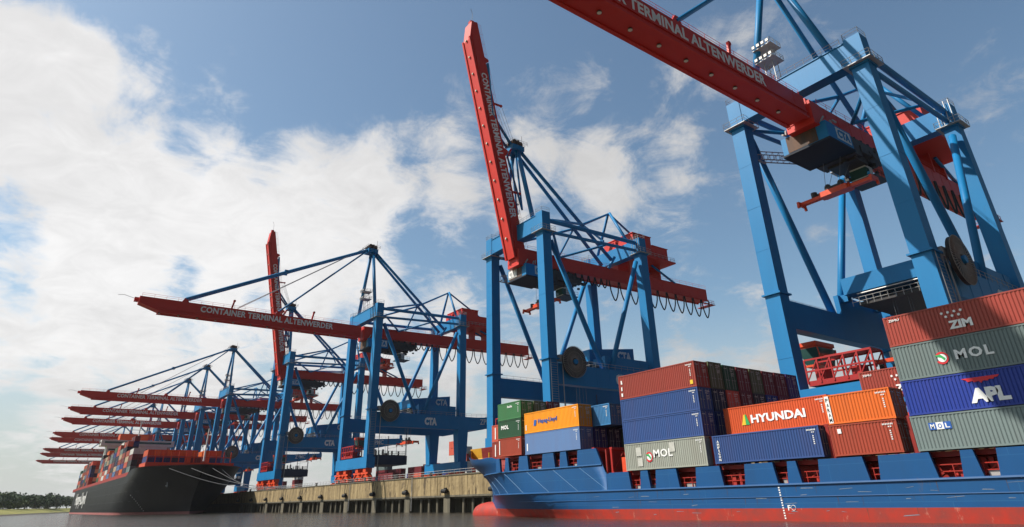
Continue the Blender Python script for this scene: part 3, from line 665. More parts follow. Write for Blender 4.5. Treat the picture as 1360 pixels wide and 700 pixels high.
# ------------------------------------------------------------------ shipping containers
_cm = {}
FR = {}
def cgeo(L, W, Ht, smooth):
    """body side/roof shell: corrugated long sides, origin at lower -x -y corner"""
    k = (L, W, Ht, smooth)
    if k in _cm: return _cm[k]
    mb = MB(); z0, z1 = .14, Ht-.10; x0, x1 = .12, L-.12
    def side(y, sgn):
        pts = []
        if smooth: pts = [(x0, 0), (x1, 0)]
        else:
            x = x0; n = int((x1-x0)/.278); p = (x1-x0)/n
            for i in range(n):
                pts += [(x+i*p, .0), (x+i*p+.26*p, .0), (x+i*p+.5*p, .045), (x+i*p+.76*p, .045)]
            pts.append((x1, 0))
        vs = []
        for a, d in pts: vs += [(a, y+sgn*d, z0), (a, y+sgn*d, z1)]
        fs = [(2*i, 2*i+2, 2*i+3, 2*i+1) if sgn > 0 else (2*i, 2*i+1, 2*i+3, 2*i+2) for i in range(len(pts)-1)]
        mb.add(vs, fs)
    side(.02, 1); side(W-.02, -1)
    mb.box(.05, L-.05, .06, W-.06, Ht-.09, Ht-.03)
    mb.box(.05, L-.05, .06, W-.06, .06, .13)
    vs = []; n = 18; y0, y1 = .12, W-.12
    for i in range(n):
        q = (y1-y0)/n; a = y0+i*q
        vs += [(.03, a), (.03, a+.25*q), (.075, a+.5*q), (.075, a+.75*q)]
    vs.append((.03, y1)); P = []
    for x, y in vs: P += [(x, y, z0), (x, y, z1)]
    mb.add(P, [(2*i, 2*i+1, 2*i+3, 2*i+2) for i in range(len(vs)-1)])
    _cm[k] = mb; return mb
def fgeo(L, W, Ht):
    mb = MB()
    for y in (0, W-.12):
        mb.box(.16, L-.16, y+.0, y+.10, 0.02, .16).box(.16, L-.16, y+.0, y+.10, Ht-.12, Ht-.005)
    for x in (0, L-.12):
        mb.box(x, x+.12, .16, W-.16, 0.02, .16).box(x, x+.12, .16, W-.16, Ht-.12, Ht-.005)
        for y in (0, W-.12): mb.box(x+.004, x+.116, y+.004, y+.116, .12, Ht-.12)
    for x in (-.006, L-.172):
        for y in (-.006, W-.156):
            for z in (0, Ht-.12): mb.box(x, x+.178, y, y+.162, z, z+.12)
    return mb
_me = {}
def mesh_of(key, mb, mats, name):
    if key not in _me:
        me = bpy.data.meshes.new(name); me.from_pydata(mb.v, [], mb.f)
        for m in mats: me.materials.append(m)
        if any(mb.m): me.polygons.foreach_set('material_index', mb.m)
        me.update(); _me[key] = me
    return _me[key]
def part(name, me, parent, loc=(0, 0, 0)):
    o = bpy.data.objects.new(name, me); col.objects.link(o); o.parent = parent; o.location = loc; return o
MARK = WORN
def container(label, color, x, y, z, L=12.19, W=2.44, Ht=2.59, smooth=False, group=None, marks=True):
    m = CC[color]; r = empty('shipping_container', (x, y, z)); tag(r, label, 'shipping container', group)
    part('body', mesh_of(('b', color, L, W, Ht, smooth), cgeo(L, W, Ht, smooth), [m], 'body'), r)
    part('frame', mesh_of(('f', color, L, W, Ht), fgeo(L, W, Ht), [m], 'frame'), r)
    k = ('d', color, L, W, Ht)
    if k not in _me:
        d = MB(); xe = L-.085
        for a, b in ((.13, W/2-.01), (W/2+.01, W-.13)): d.box(xe, xe+.03, a, b, .17, Ht-.13)
        for i in range(5):
            zz = .35+i*(Ht-.8)/5
            d.box(xe+.03, xe+.045, .2, W/2-.1, zz, zz+.16).box(xe+.03, xe+.045, W/2+.1, W-.2, zz, zz+.16)
        mesh_of(k, d, [m], 'door')
        rd = MB()
        for yy in (.42, .88, W-.88, W-.42):
            rd.tube((L-.02, yy, .12), (L-.02, yy, Ht-.1), .022, 5).box(L-.05, L-.0, yy-.05, yy+.05, .9, 1.0).box(L-.05, L, yy-.06, yy+.2, 1.15, 1.2)
        mesh_of(('lr', Ht), rd, [STEEL], 'lock_rods')
        mk = MB()
        for (yy, ln, zz, h) in ((W-1.0, .75, Ht-.42, .10), (W-1.0, .5, Ht-.62, .08), (W-.95, .6, Ht-.85, .06), (W-.95, .65, Ht-1.0, .06), (W-.95, .5, Ht-1.15, .06), (.3, .5, Ht-.4, .08)):
            n = max(2, int(ln/.12))
            for i in range(n): mk.box(L-.035, L-.03, yy+i*ln/n, yy+(i+.62)*ln/n, zz, zz+h)
        mesh_of(('mk', L, Ht), mk, [MARK], 'door_markings')
    part('door', _me[k], r); 
    dr = r.children[-1] if False else None
    part('lock_rods', _me.get(('lr', Ht)) or _me[k], r, (0, 0, 0)) if ('lr', Ht) in _me and L > 10 and False else None
    lk = ('lrr', L, Ht)
    if lk not in _me:
        rd = MB()
        for yy in (.42, .88, W-.88, W-.42):
            rd.tube((L-.02, yy, .12), (L-.02, yy, Ht-.1), .022, 5).box(L-.05, L, yy-.06, yy+.2, 1.15, 1.2)
        mesh_of(lk, rd, [STEEL], 'lock_rods')
    part('lock_rods', _me[lk], r)
    mk_ = ('mkk', L, Ht)
    if mk_ not in _me:
        mk = MB()
        for (yy, ln, zz, h) in ((W-1.05, .8, Ht-.42, .11), (W-1.05, .5, Ht-.64, .09), (W-.95, .6, Ht-.9, .06), (W-.95, .65, Ht-1.05, .06), (W-.95, .5, Ht-1.2, .06), (.3, .5, Ht-.42, .09)):
            n = max(2, int(ln/.12))
            for i in range(n): mk.box(L-.037, L-.031, yy+i*ln/n, yy+(i+.62)*ln/n, zz, zz+h)
        # small code block at the door end of the long side
        for (xx, ln, zz, h) in ((L-1.25, .95, Ht-.42, .13), (L-.8, .35, Ht-.62, .1)):
            n = max(2, int(ln/.13))
            for i in range(n): mk.box(xx+i*ln/n, xx+(i+.65)*ln/n, .006, .014, zz, zz+h)
        for i in range(5): mk.box(L-.75, L-.62, .006, .014, Ht-.95-i*.17, Ht-.85-i*.17)
        mesh_of(mk_, mk, [MARK], 'markings')
    if marks: part('markings', _me[mk_], r)
    return r
def letters(r, items, m=WHITE, name='lettering'):
    t = MB()
    for it in items:
        s, x, z, W, H = it[:5]; kw = it[5] if len(it) > 5 else {}
        put_text(t, s, (x, -.004, z), (1, 0, 0), (0, 0, 1), W, H, .012, **kw)
    return t.build(name, m, r)
def vletters(r, s, x, ztop, h, wd, m=WHITE):
    t = MB()
    for i, ch in enumerate(s):
        if ch != ' ':
            ww = wd*(.35 if ch in 'I1' else 1)
            put_text(t, ch, (x+(wd-ww)/2, -.004, ztop-(i+1)*h), (1, 0, 0), (0, 0, 1), ww, h*.8, .012, bold=.03)
    return t.build('lettering', m, r)
def flat(r, name, pts_list, m, y0=-.004):
    """flat plates on the long side: each polygon (x,z) extruded 12 mm outwards"""
    mb = MB()
    for pts in pts_list:
        n = len(pts); vs = [(x, y0-.012, z) for x, z in pts]+[(x, y0, z) for x, z in pts]
        mb.add(vs, [tuple(range(n)), tuple(reversed(range(n, 2*n)))]+[(i, n+i, n+(i+1) % n, (i+1) % n) for i in range(n)])
    return mb.build(name, m, r)
LGREEN = mat('logo green', (.03, .35, .10), .5); LRED = mat('logo red', (.62, .02, .03), .5); LYEL = mat('logo yellow', (.75, .5, .03), .5); LBLUE = mat('logo blue', (.02, .10, .38), .5)
YS = 60.0; RP = 2.65
GA = 'containers stacked on the blue ship'
def star(cx, cz, r):
    return [(cx+(r if i % 2 == 0 else r*.55)*math.sin(math.pi*i/6), cz+(r if i % 2 == 0 else r*.55)*math.cos(math.pi*i/6)) for i in range(12)]
def mol_logo(r, cx, cz, q):
    o = [(cx+q*math.cos(t), cz+q*math.sin(t)) for t in [R(-150+i*15) for i in range(21)]]
    i_ = [(cx+.1*q+q*.72*math.cos(t), cz+q*.72*math.sin(t)) for t in [R(-150+i*15) for i in range(21)]]
    flat(r, 'logo', [o+i_[::-1]], LRED) if False else None
    seg = [[o[i], o[i+1], i_[i+1], i_[i]] for i in range(20)]
    flat(r, 'logo_ring', seg, LRED)
    flat(r, 'logo_disc', [[(cx+.05*q+q*.66*math.cos(R(a)), cz+q*.66*math.sin(R(a))) for a in range(0, 360, 20)]], WHITE)
    flat(r, 'logo_leaf', [[(cx-1.0*q, cz+.55*q), (cx-.1*q, cz+.6*q), (cx+.55*q, cz-.1*q), (cx+.35*q, cz-.5*q), (cx-.1*q, cz+.05*q), (cx-.5*q, cz+.2*q)]], LGREEN, -.017)
# big four-high stack at the right
zz = [5.26, 8.03, 10.88, 13.80, 16.46]
Z = [z for z in zz]
c = container('slate grey container with a small blue and white square logo, bottom of the right stack', 'slate grey', -25.2, YS, 5.27, Ht=2.74, group=GA)
for i, (ch, bgm, fg) in enumerate((('M', LBLUE, WHITE), ('O', WHITE, LBLUE), ('L', LBLUE, WHITE))):
    flat(c, 'logo_square', [[(1.3+i*.56, 1.55), (1.3+(i+1)*.56, 1.55), (1.3+(i+1)*.56, 2.1), (1.3+i*.56, 2.1)]], bgm)
    t = MB(); put_text(t, ch, (1.42+i*.56, -.017, 1.64), (1, 0, 0), (0, 0, 1), .32, .36, .01, bold=.02); t.build('lettering', fg, c)
c = container('dark blue container with big white APL letters, second from bottom at the right', 'apl blue', -25.15, YS, 8.05, Ht=2.82, group=GA)
letters(c, [('APL', 4.85, .45, 2.75, 1.1, dict(bold=.06, sp=.9))])
flat(c, 'logo_wing', [[(4.6, 2.35), (7.3, 2.35), (7.15, 2.2), (6.9, 2.17), (6.85, 2.07), (6.5, 2.1), (6.45, 2.0), (6.1, 2.04), (5.95, 1.88), (5.8, 2.04), (5.45, 2.0), (5.4, 2.1), (5.0, 2.07), (4.95, 2.2)]], LRED)
c = container('slate grey container with large white MOL letters, third from bottom at the right', 'slate grey', -25.15, YS, 10.9, Ht=2.90, group=GA)
letters(c, [('MOL', 4.75, 1.05, 2.75, .8, dict(bold=.035, sp=1.2))]); mol_logo(c, 3.75, 1.35, .5)
c = container('rust red container with white ZIM letters topping the tall stack at the right', 'rust red', -25.15, YS, 13.83, Ht=2.62, group=GA)
letters(c, [('ZIM', 5.0, .55, 1.75, .68, dict(bold=.05)), ('ZIMU', .45, 2.12, .9, .2, {})])
flat(c, 'logo_stars', [star(4.75+i*.48, 1.95, .14) for i in range(4)]+[star(5.0+i*.48, 1.62, .14) for i in range(3)], WHITE)
# 20 ft pair and the row behind
c = container('brick brown short container on the rail, under the bright orange one', 'brick brown', -32.4, YS, 5.3, 6.06, Ht=2.68, group=GA)
flat(c, 'logo_square', [[(.75, 1.9), (1.1, 1.9), (1.1, 2.3), (.75, 2.3)]], WHITE)
c = container('bright orange short container with a white and blue strip at its left edge', 'bright orange', -32.3, YS, 8.02, 6.06, Ht=2.6, group=GA)
flat(c, 'side_strip', [[(.1, .12), (.5, .12), (.5, 2.5), (.1, 2.5)]], WHITE); vletters(c, 'PARAM', .17, 2.4, .44, .26, LBLUE)
c = container('rust red short container with ZIM lettering, above the bright orange one and further inboard', 'rust red', -32.3, YS+3*RP, 10.85, 6.06, Ht=2.62, group=GA)
letters(c, [('ZIM', 3.3, .35, 1.6, .6, dict(bold=.05)), ('ZIMU', .4, 2.1, .9, .2, {})])
flat(c, 'logo_stars', [star(3.2+i*.48, 1.8, .14) for i in range(4)]+[star(3.45+i*.48, 1.45, .14) for i in range(3)], WHITE)
# blue and orange forty footers
c = container('royal blue container with small upright white letters, on the rail below the orange one', 'royal blue', -45.6, YS, 5.36, 12.19, Ht=2.78, group=GA)
vletters(c, 'AMFICON', .55, 2.35, .30, .26)
c = container('orange container with white HYUNDAI letters and green triangle, set back over a blue one', 'orange', -45.5, YS+RP-.05, 8.3, 12.19, Ht=2.80, group=GA)
letters(c, [('HYUNDAI', 3.35, .95, 6.3, .85, dict(bold=.035))])
flat(c, 'logo_triangle', [[(2.15, .85), (2.65, .85), (2.65, 1.9), (2.5, 1.9)]], LYEL); flat(c, 'logo_triangle', [[(2.67, .85), (3.15, .85), (2.8, 1.9), (2.67, 1.9)]], LGREEN)
# four high stack in the middle, then the rows inboard of it
za = [5.26, 8.30, 11.01, 13.54]; ha = [3.0, 2.68, 2.50, 2.90]
c = container('pale grey container with MOL lettering and whitish patches, bottom of the middle stack', 'pale grey', -58.78, YS, za[0], Ht=ha[0], group=GA)
letters(c, [('MOL', 4.6, 1.25, 2.9, .85, dict(bold=.02, sp=1.05))], WHITE); mol_logo(c, 3.9, 1.35, .55)
flat(c, 'repair_patch', [[(1.9, 1.55), (2.7, 1.55), (2.7, 2.5), (1.9, 2.5)], [(2.0, .4), (2.8, .4), (2.8, 1.3), (2.0, 1.3)], [(7.1, 1.7), (7.9, 1.7), (7.9, 2.7), (7.1, 2.7)]], mat('patch paint', (.50, .50, .45), .7, dirt=.5, dscale=2))
container('royal blue container second from bottom in the middle stack, directly on the pale grey one', 'royal blue', -58.78, YS, za[1], Ht=ha[1], group=GA)
container('royal blue container third from bottom in the middle stack, under the rust red one', 'royal blue', -58.78, YS, za[2], Ht=ha[2], group=GA)
c = container('rust red container on top of the middle stack with white marks down its left end', 'rust red', -58.78, YS, za[3], Ht=ha[3], group=GA)
flat(c, 'side_marks', [[(.35, .35), (.62, .35), (.62, .75), (.35, .75)], [(.4, 1.05), (.6, 1.05), (.6, 1.5), (.4, 1.5)], [(.42, 1.85), (.68, 1.85), (.62, 2.3), (.42, 2.3)]], WHITE)
flat(c, 'warning_label', [[(11.35, .35), (11.75, .35), (11.75, .8), (11.35, .8)]], LYEL)
tops = ['olive green', 'dark green', 'maroon', 'olive green', 'maroon', 'maroon', 'purple blue']
third = ['black blue', 'coral red', 'maroon', 'charcoal', 'apl blue', 'maroon', 'purple blue']
second = ['navy blue', 'dark green', 'rust red', 'navy blue', 'tan', 'maroon', 'navy blue']; first = ['charcoal', 'navy blue', 'maroon', 'dark green', 'rust red', 'navy blue', 'charcoal']
ords = ['second', 'third', 'fourth', 'fifth', 'sixth', 'seventh', 'innermost eighth']
for i in range(7):
    y = YS+RP*(i+1); dz = (.25, .0, .0, .05, .0, .05, .1)[i]; dx = .9 if i == 3 else 0
    container(f'{tops[i]} container end, top tier, {ords[i]} row of the middle stack', tops[i], -58.78+dx*0, y, za[3], Ht=2.9+dz*.6, group=GA)
    container(f'{third[i]} container end, third tier, {ords[i]} row of the middle stack', third[i], -58.78, y, za[2], Ht=2.5, group=GA)
    container(f'{second[i]} container end, second tier, {ords[i]} row of the middle stack', second[i], -58.78, y, za[1], Ht=2.68, group=GA)
    if i < 2: container(f'{first[i]} container end, bottom tier, {ords[i]} row of the middle stack', first[i], -58.78, y, za[0], Ht=3.0, group=GA)
# yellow over dusty blue
c = container('amber yellow container lying on the dusty blue one near the bow', 'amber yellow', -79.05, YS, 11.2, 12.19, Ht=2.88, group=GA)
letters(c, [('Hapag-Lloyd', 3.3, 1.05, 4.3, .75, dict(bold=.02))], LBLUE); flat(c, 'logo_square', [[(2.2, .95), (2.75, .95), (2.95, 1.75), (2.4, 1.75)]], LBLUE)
flat(c, 'side_marks', [[(.3, .45), (.5, .45), (.5, 1.2), (.3, 1.2)]], WHITE)
c = container('dusty blue smooth sided container under the amber yellow one', 'dusty blue', -79.05, YS, 8.3, 12.19, Ht=2.86, smooth=True, group=GA)
flat(c, 'side_marks', [[(.45, .5), (.7, .5), (.7, 1.5), (.45, 1.5)]], WHITE)
container('sky blue container end showing beside the yellow one, second row', 'sky blue', -77.2, YS+RP, 11.2, 13.7, Ht=2.75, group=GA)
container('navy blue container end under the sky blue one beside the bow gap', 'navy blue', -79.05, YS+RP, 8.3, 12.19, Ht=2.86, group=GA)
container('dusty blue container roof edge showing above the sky blue one', 'dusty blue', -79.05, YS+3*RP, 11.2, 12.19, Ht=2.9, group=GA)
container('black blue container end in the third row behind the yellow one', 'black blue', -77.2, YS+2*RP, 11.2, 13.7, Ht=2.6, group=GA)
container('black blue container end in the lower tier, third row behind the yellow one', 'black blue', -79.05, YS+2*RP, 8.3, 12.19, Ht=2.86, group=GA)
container('dark green container end in the lower tier, fourth row by the middle stack', 'dark green', -79.05, YS+3*RP, 8.3, 12.19, Ht=2.86, group=GA)
container('leaf green container end seen in the gap beside the middle stack', 'leaf green', -79.05, YS+4*RP, 11.2, 12.19, Ht=2.6, group=GA)
container('coral red container end low in the gap beside the middle stack', 'coral red', -79.05, YS+4*RP, 8.3, 12.19, Ht=2.86, group=GA)
# bow bay
c = container('brick orange short container on the bow rail with an upright white stripe', 'brick brown', -86.05, YS, 8.4, 6.06, Ht=2.6, group=GA)
flat(c, 'side_marks', [[(.35, .3), (.55, .3), (.55, 2.3), (.35, 2.3)]], WHITE)
c = container('dark green short container with white MOL letters at the bow', 'dark green', -86.0, YS, 11.05, 6.06, Ht=2.55, group=GA)
letters(c, [('MOL', .9, 1.25, 2.0, .6, dict(bold=.04, sp=1.1))])
c = container('leaf green short container at the top of the bow stack', 'leaf green', -86.0, YS, 13.65, 6.06, Ht=2.55, group=GA)
letters(c, [('Italia', 2.6, 1.75, 1.3, .35, dict(bold=.02))])
for t, (cn, z) in enumerate((('rust red', 8.4), ('coral red', 11.05))):
    c = container(['rust red container jutting out left of the bow stack', 'coral red container end with white upright marks left of the green bow containers'][t], cn, -91.6, YS+RP, z, 12.19, Ht=2.6, group=GA)
    flat(c, 'side_marks', [[(.9, .4), (1.15, .4), (1.15, 2.2), (.9, 2.2)]], WHITE)
container('olive green container end behind the leaf green one at the bow', 'dark green', -91.6+.1, YS+RP, 13.65, 12.19, Ht=2.6, group=GA) if False else container('olive green short container behind the leaf green one at the bow', 'olive green', -86.0, YS+RP, 13.65, 6.06, Ht=2.6, group=GA)
container('maroon short container in the third row of the bow bay, top tier', 'maroon', -86.0, YS+2*RP, 13.65, 6.06, Ht=2.7, group=GA)
container('rust red container in the third row of the bow bay, bottom tier', 'rust red', -91.6, YS+2*RP, 8.4, 12.19, Ht=2.6, group=GA)
container('maroon container in the third row of the bow bay, middle tier', 'maroon', -91.6, YS+2*RP, 11.05, 12.19, Ht=2.6, group=GA)
# tank container with white barrel
r = empty('tank_container', (-72.2, YS+5*RP, 11.2)); tag(r, 'white tank in a red frame showing beside the middle stack', 'tank container')
MB().tube((.5, 1.22, 1.7), (5.6, 1.22, 1.7), 1.15, 24).tube((.2, 1.22, 1.7), (.5, 1.22, 1.7), .6, 24, 1.15).tube((5.6, 1.22, 1.7), (5.9, 1.22, 1.7), 1.15, 24, .6).build('tank', CC['white'], r, smooth=False)
f = MB()
for x in (0, 5.95):
    for y in (0, 2.33): f.bar((x+.05, y+.05, 0), (x+.05, y+.05, 2.95), .12, .12)
    for z in (.06, 2.95): f.bar((x+.05, 0, z), (x+.05, 2.4, z), .12, .12)
for y in (0, 2.33):
    for z in (.06, 2.95): f.bar((0, y+.05, z), (6, y+.05, z), .12, .12)
f.build('frame', SPRED, r)

# ------------------------------------------------------------------ the blue ship
def interp(t, pts):
    if t <= pts[0][0]: return pts[0][1]
    for (a, b), (c_, d) in zip(pts, pts[1:]):
        if t <= c_: return b+(d-b)*(t-a)/(c_-a)
    return pts[-1][1]
YC = 70.85; HB = 10.87
def blue_ship():
    r = empty('container_ship', (-30, YC, 0)); tag(r, 'blue hulled container ship with red bottom and bulbous bow, in front at the right', 'ship')
    off = (30, -YC, 0)
    stem = [(-3, -104.2), (0, -104.0), (1.1, -103.9), (2.3, -103.5), (3.95, -103.4), (5.4, -104.4), (6.8, -106.4), (8, -109.4), (9.6, -110.9), (11.5, -111.3)]
    Lz = [(-3, 44), (0, 40), (1.1, 36), (3.2, 25), (6.2, 23), (9.5, 24), (12, 25)]
    Pz = [(-3, 1.25), (0, 1.35), (1.1, 1.45), (3.2, 1.65), (6.2, 1.75), (12, 1.75)]
    def hb(x, z):
        s = (x-interp(z, stem))/interp(z, Lz)
        if s <= 0: return 0.0
        if s >= 1: return HB
        return HB*(1-(1-s)**interp(z, Pz))
    stations = [0, .25, .6, 1, 1.6, 2.4, 3.4, 4.6, 6, 7.6, 9.4, 11.5, 14, 17, 20, 23.5, 27, 31, 35, 40, 46]
    def shell(zs, side, inset=0.):
        mb = MB(); vs = []; n = len(stations)+1
        for z in zs:
            for s in stations:
                x = interp(z, stem)+s+inset; vs.append((x, YC+side*max(0, hb(x, z)-inset), z))
            vs.append((24, YC+side*(HB-inset), z))
        fs = [(j*n+i, j*n+i+1, (j+1)*n+i+1, (j+1)*n+i) if side < 0 else (j*n+i, (j+1)*n+i, (j+1)*n+i+1, j*n+i+1) for j in range(len(zs)-1) for i in range(n-1)]
        mb.add(vs, fs); return mb
    def both(zs, inset=0.):
        m = shell(zs, -1, inset); k = shell(zs, 1, inset); m.add(k.v, k.f); return m
    both([-3, -1.5, 0, .6, 1.12]).build('underwater_hull', HULLR, r, off, smooth=True)
    both([1.12, 1.8, 2.5, 3.15]).build('lower_hull', HULLB, r, off, smooth=True)
    # raised fore part, from the cut-away forward
    def fore(z0, z1, nz, xr0):
        mb = MB(); n = len(stations); zs = [z0+(z1-z0)*k/nz for k in range(nz+1)]
        for side in (-1, 1):
            vs = []
            for z in zs:
                xe = -62.3-1.5*max(0, (z-4.95)/3.1)
                for s in stations:
                    x = min(interp(z, stem)+s, xe); vs.append((x, YC+side*hb(x, z), z))
                vs.append((xe, YC+side*hb(xe, z), z))
            m_ = n+1
            fs = [(j*m_+i, j*m_+i+1, (j+1)*m_+i+1, (j+1)*m_+i) if side < 0 else (j*m_+i, (j+1)*m_+i, (j+1)*m_+i+1, j*m_+i+1) for j in range(len(zs)-1) for i in range(m_-1)]
            mb.add(vs, fs)
        return mb
    fore(3.15, 6.2, 6, 0).build('flared_bow', HULLB, r, off, smooth=True)
    # transom end far aft, outside the frame
    MB().box(24, 24.3, YC-HB, YC+HB, -3, 3.15).build('stern_plate', HULLB, r, off)
    # bulbous bow
    m = MB(); rings = []
    prof = [(-109.2, .05), (-109.0, .55), (-108.6, .95), (-107.8, 1.35), (-106.6, 1.62), (-105, 1.78), (-103, 1.85), (-100, 1.8), (-96, 1.6), (-92, 1.0)]
    n = 20; vs = []
    for x, q in prof:
        for k in range(n): t = 2*math.pi*k/n; vs.append((x, YC+q*1.05*math.cos(t), .15+q*1.12*math.sin(t)))
    fs = [(j*n+k, (j+1)*n+k, (j+1)*n+(k+1) % n, j*n+(k+1) % n) for j in range(len(prof)-1) for k in range(n)]+[tuple(range(n))]
    m.add(vs, fs); m.build('bulbous_bow', HULLR, r, off, smooth=True)
    # ledges (rubbing strakes)
    def strake(z, s0, x1, rr=.12):
        p = []
        for s in [q for q in stations if q >= s0]:
            x = interp(z, stem)+s
            if x < x1: p.append((x, hb(x, z)))
        p.append((x1, hb(x1, z))); mb = MB()
        for side in (-1, 1): mb.path([(x, YC+side*(h+.03), z) for x, h in p], rr, 6)
        return mb
    strake(3.15, 8, 24).build('rubbing_strake', HULLB, r, off); strake(6.2, .0, -63).build('rubbing_strake', HULLB, r, off)
    strake(2.1, 20, 24, .045).build('rubbing_strake', HULLB, r, off)
    WS = mat('weld seam', (.04, .17, .34), .5)
    # weld seams running down the flare
    m = MB()
    for x1 in (-100, -95, -90.5, -85, -79, -73, -67.5):
        pts = []
        for k in range(9):
            z = 6.1-2.9*k/8; x = x1+(k/8)*5.2
            h = hb(x, z); pts.append((x, YC-h-.012, z))
        MB().path(pts, .022, 4).build('weld_seam', WS, r, off)
    # low bulwark: solid plates between the openings under the containers
    O = [(-58.5, -56.5), (-55.4, -54.1), (-51.1, -48.3), (-45.2, -42.1), (-38.9, -37.3), (-36.4, -34.1), (-30.0, -28.6), (-24.5, -22.2), (-21.3, -19.7), (-16.5, -14), (-11, -8)]
    def plates(O, xa, xb, z0, z1, name):
        for side in (-1, 1):
            xs = xa
            for a, b in O+[(xb, xb)]:
                m = MB(); y = YC+side*HB; y0, y1 = sorted((y, y-side*.35))
                if a-xs > .2:
                    e0 = .0 if xs == xa else .28; e1 = .28 if a < xb else 0
                    m.hexa([(xs-e0*0-(.28 if xs != xa else 0), y0, z0), (a+(.28 if a < xb else 0), y0, z0), (a+(.28 if a < xb else 0), y1, z0), (xs-(.28 if xs != xa else 0), y1, z0)],
                           [(xs, y0, z1), (a, y0, z1), (a, y1, z1), (xs, y1, z1)])
                    m.build('side_plate', HULLB, r, off)
                xs = b
    plates(O, -61.9, 24, 3.15, 5.18, 'a')
    OB = [(-85.7, -84.1), (-83.4, -80.6), (-78.6, -75.0), (-72.6, -71.1), (-69.9, -67.5)]
    plates(OB, -86.6, -64.9, 6.2, 8.2, 'b')
    for side in (-1, 1):
        y = YC+side*HB; y0, y1 = sorted((y, y-side*.3))
        MB().hexa([(-64.9, y0, 6.2), (-63.0, y0, 6.2), (-63.0, y1, 6.2), (-64.9, y1, 6.2)], [(-64.9, y0, 8.2), (-63.95, y0, 8.2), (-63.95, y1, 8.2), (-64.9, y1, 8.2)]).build('side_plate', HULLB, r, off)
        MB().box(-62.35, -61.9, y0, y1, 3.15, 5.1).build('side_plate', HULLB, r, off)
    # bow bulwark
    def bw(side, inset, m0):
        zt = [(-111.4, 11.4), (-109.5, 11.0), (-106, 10.0), (-101.5, 9.2), (-97, 8.7), (-92, 8.5), (-88.5, 8.6), (-86.6, 8.2)] if side < 0 else [(-111.4, 11.4), (-106, 11.9), (-100, 11.4), (-95, 9.5), (-86.6, 8.2)]
        mb = MB(); vs = []; rows = 6; ss = [0, .3, .7, 1.2, 2, 3, 4.2, 5.6, 7, 8.5, 10, 12, 14, 16, 18, 20, 22, 24, 25.5]
        for j in range(rows+1):
            for s in ss:
                xb = interp(6.2, stem)+s*(-86.6-interp(6.2, stem))/25.5
                zz = 6.2; 
                for _ in range(3):
                    xt = interp(zz, stem)+s*(-86.6-interp(zz, stem))/25.5; zz = 6.2+(interp(xt, zt)-6.2)*j/rows
                vs.append((xt+inset*1.4, YC+side*max(0, hb(xt, zz)-inset), zz))
        n = len(ss); mb.add(vs, [(j*n+i, j*n+i+1, (j+1)*n+i+1, (j+1)*n+i) for j in range(rows) for i in range(n-1)])
        return mb
    a = bw(-1, 0, 0); b = bw(1, 0, 0); a.add(b.v, b.f); a.build('bow_bulwark', HULLB, r, off, smooth=True)
    a = bw(-1, .22, 0); b = bw(1, .22, 0); a.add(b.v, b.f)
    a.m = [1 if sum(a.v[i][0] for i in f)/4 < -108.7 else 0 for f in a.f]
    a.build('bulwark_lining', [DECKR, YEL], r, off, smooth=False)
    # forecastle deck, main deck and hatch coamings in red oxide
    MB().hexa([(-103, YC-1, 6.0), (-63, YC-8.2, 6.0), (-63, YC+8.2, 6.0), (-103, YC+1, 6.0)], [(-103, YC-1, 6.18), (-63, YC-8.2, 6.18), (-63, YC+8.2, 6.18), (-103, YC+1, 6.18)]).build('forecastle_deck', DECKR, r, off)
    MB().box(-62.6, 24, YC-HB+.1, YC+HB-.1, 3.0, 3.16).build('main_deck', DECKR, r, off)
    MB().box(-62.6, -62.4, YC-HB+.35, YC+HB-.35, 3.1, 8.0).build('deck_break', DECKR, r, off)
    m = MB()
    for x0, x1 in ((-58.6, -46.7), (-45.3, -33.5), (-32.2, -26.2), (-24.9, -13), (-11.5, 10)):
        m.box(x0, x1, YC-HB+1.9, YC+HB-1.9, 3.16, 4.75)
    m.build('hatch_coaming', DECKR, r, off)
    m = MB()
    for x0, x1 in ((-58.7, -46.6), (-45.5, -33.3), (-32.3, -26.2), (-25.1, -12.9), (-11.5, 10)):
        m.box(x0, x1, YC-HB+.9, YC+HB-.9, 4.8, 5.2)
    for x0, x1 in ((-86, -79.9), (-79, -66.8)): m.box(x0, x1, YC-8.9 if x0 < -80 else YC-HB+.9, YC+8.9, 7.75, 8.18)
    m.build('hatch_cover', DECKR, r, off)
    MB().box(-85.8, -80, YC-8.3, YC+8.3, 6.18, 7.75).box(-78.8, -67, YC-HB+2, YC+HB-2, 6.18, 7.75).build('hatch_coaming', DECKR, r, off)
    m = MB(); y = YC-HB+.55
    for z in (3.7, 4.2): m.tube((-61.5, y, z), (24, y, z), .045, 5)
    x = -61
    while x < 24: m.tube((x, y, 3.16), (x, y, 4.25), .05, 5); x += 1.05
    for z in (6.7, 7.2): m.tube((-85.5, y, z), (-66.5, y, z), .045, 5)
    for a in range(-85, -66): m.tube((a, y, 6.2), (a, y, 7.2), .05, 5)
    m.build('deck_railing', FIT, r, off)
    rnd = random.Random(11)
    m = MB(); m2 = MB()
    for (a, b) in O+OB:
        zb = 3.16 if (a, b) in O else 6.2
        for k in range(5):
            x = rnd.uniform(a-.3, b); q = rnd.uniform(.15, .45); yy = rnd.uniform(YC-HB+.8, YC-HB+1.6); MB().box(x, x+q, yy, yy+q, zb, zb+rnd.uniform(.4, 1.6)).build('deck_fitting', FIT, r, off)
        MB().tube((a, YC-HB+1.2, zb+.2), (b, YC-HB+1.2, zb+1.5), .06, 5).build('pipe', FIT, r, off)
        if rnd.random() < .6: x = (a+b)/2+rnd.uniform(-.2, .2); MB().box(x-.5, x+.6, YC-HB+.62, YC-HB+1.1, zb, zb+.55).build('deck_box', STEEL, r, off)
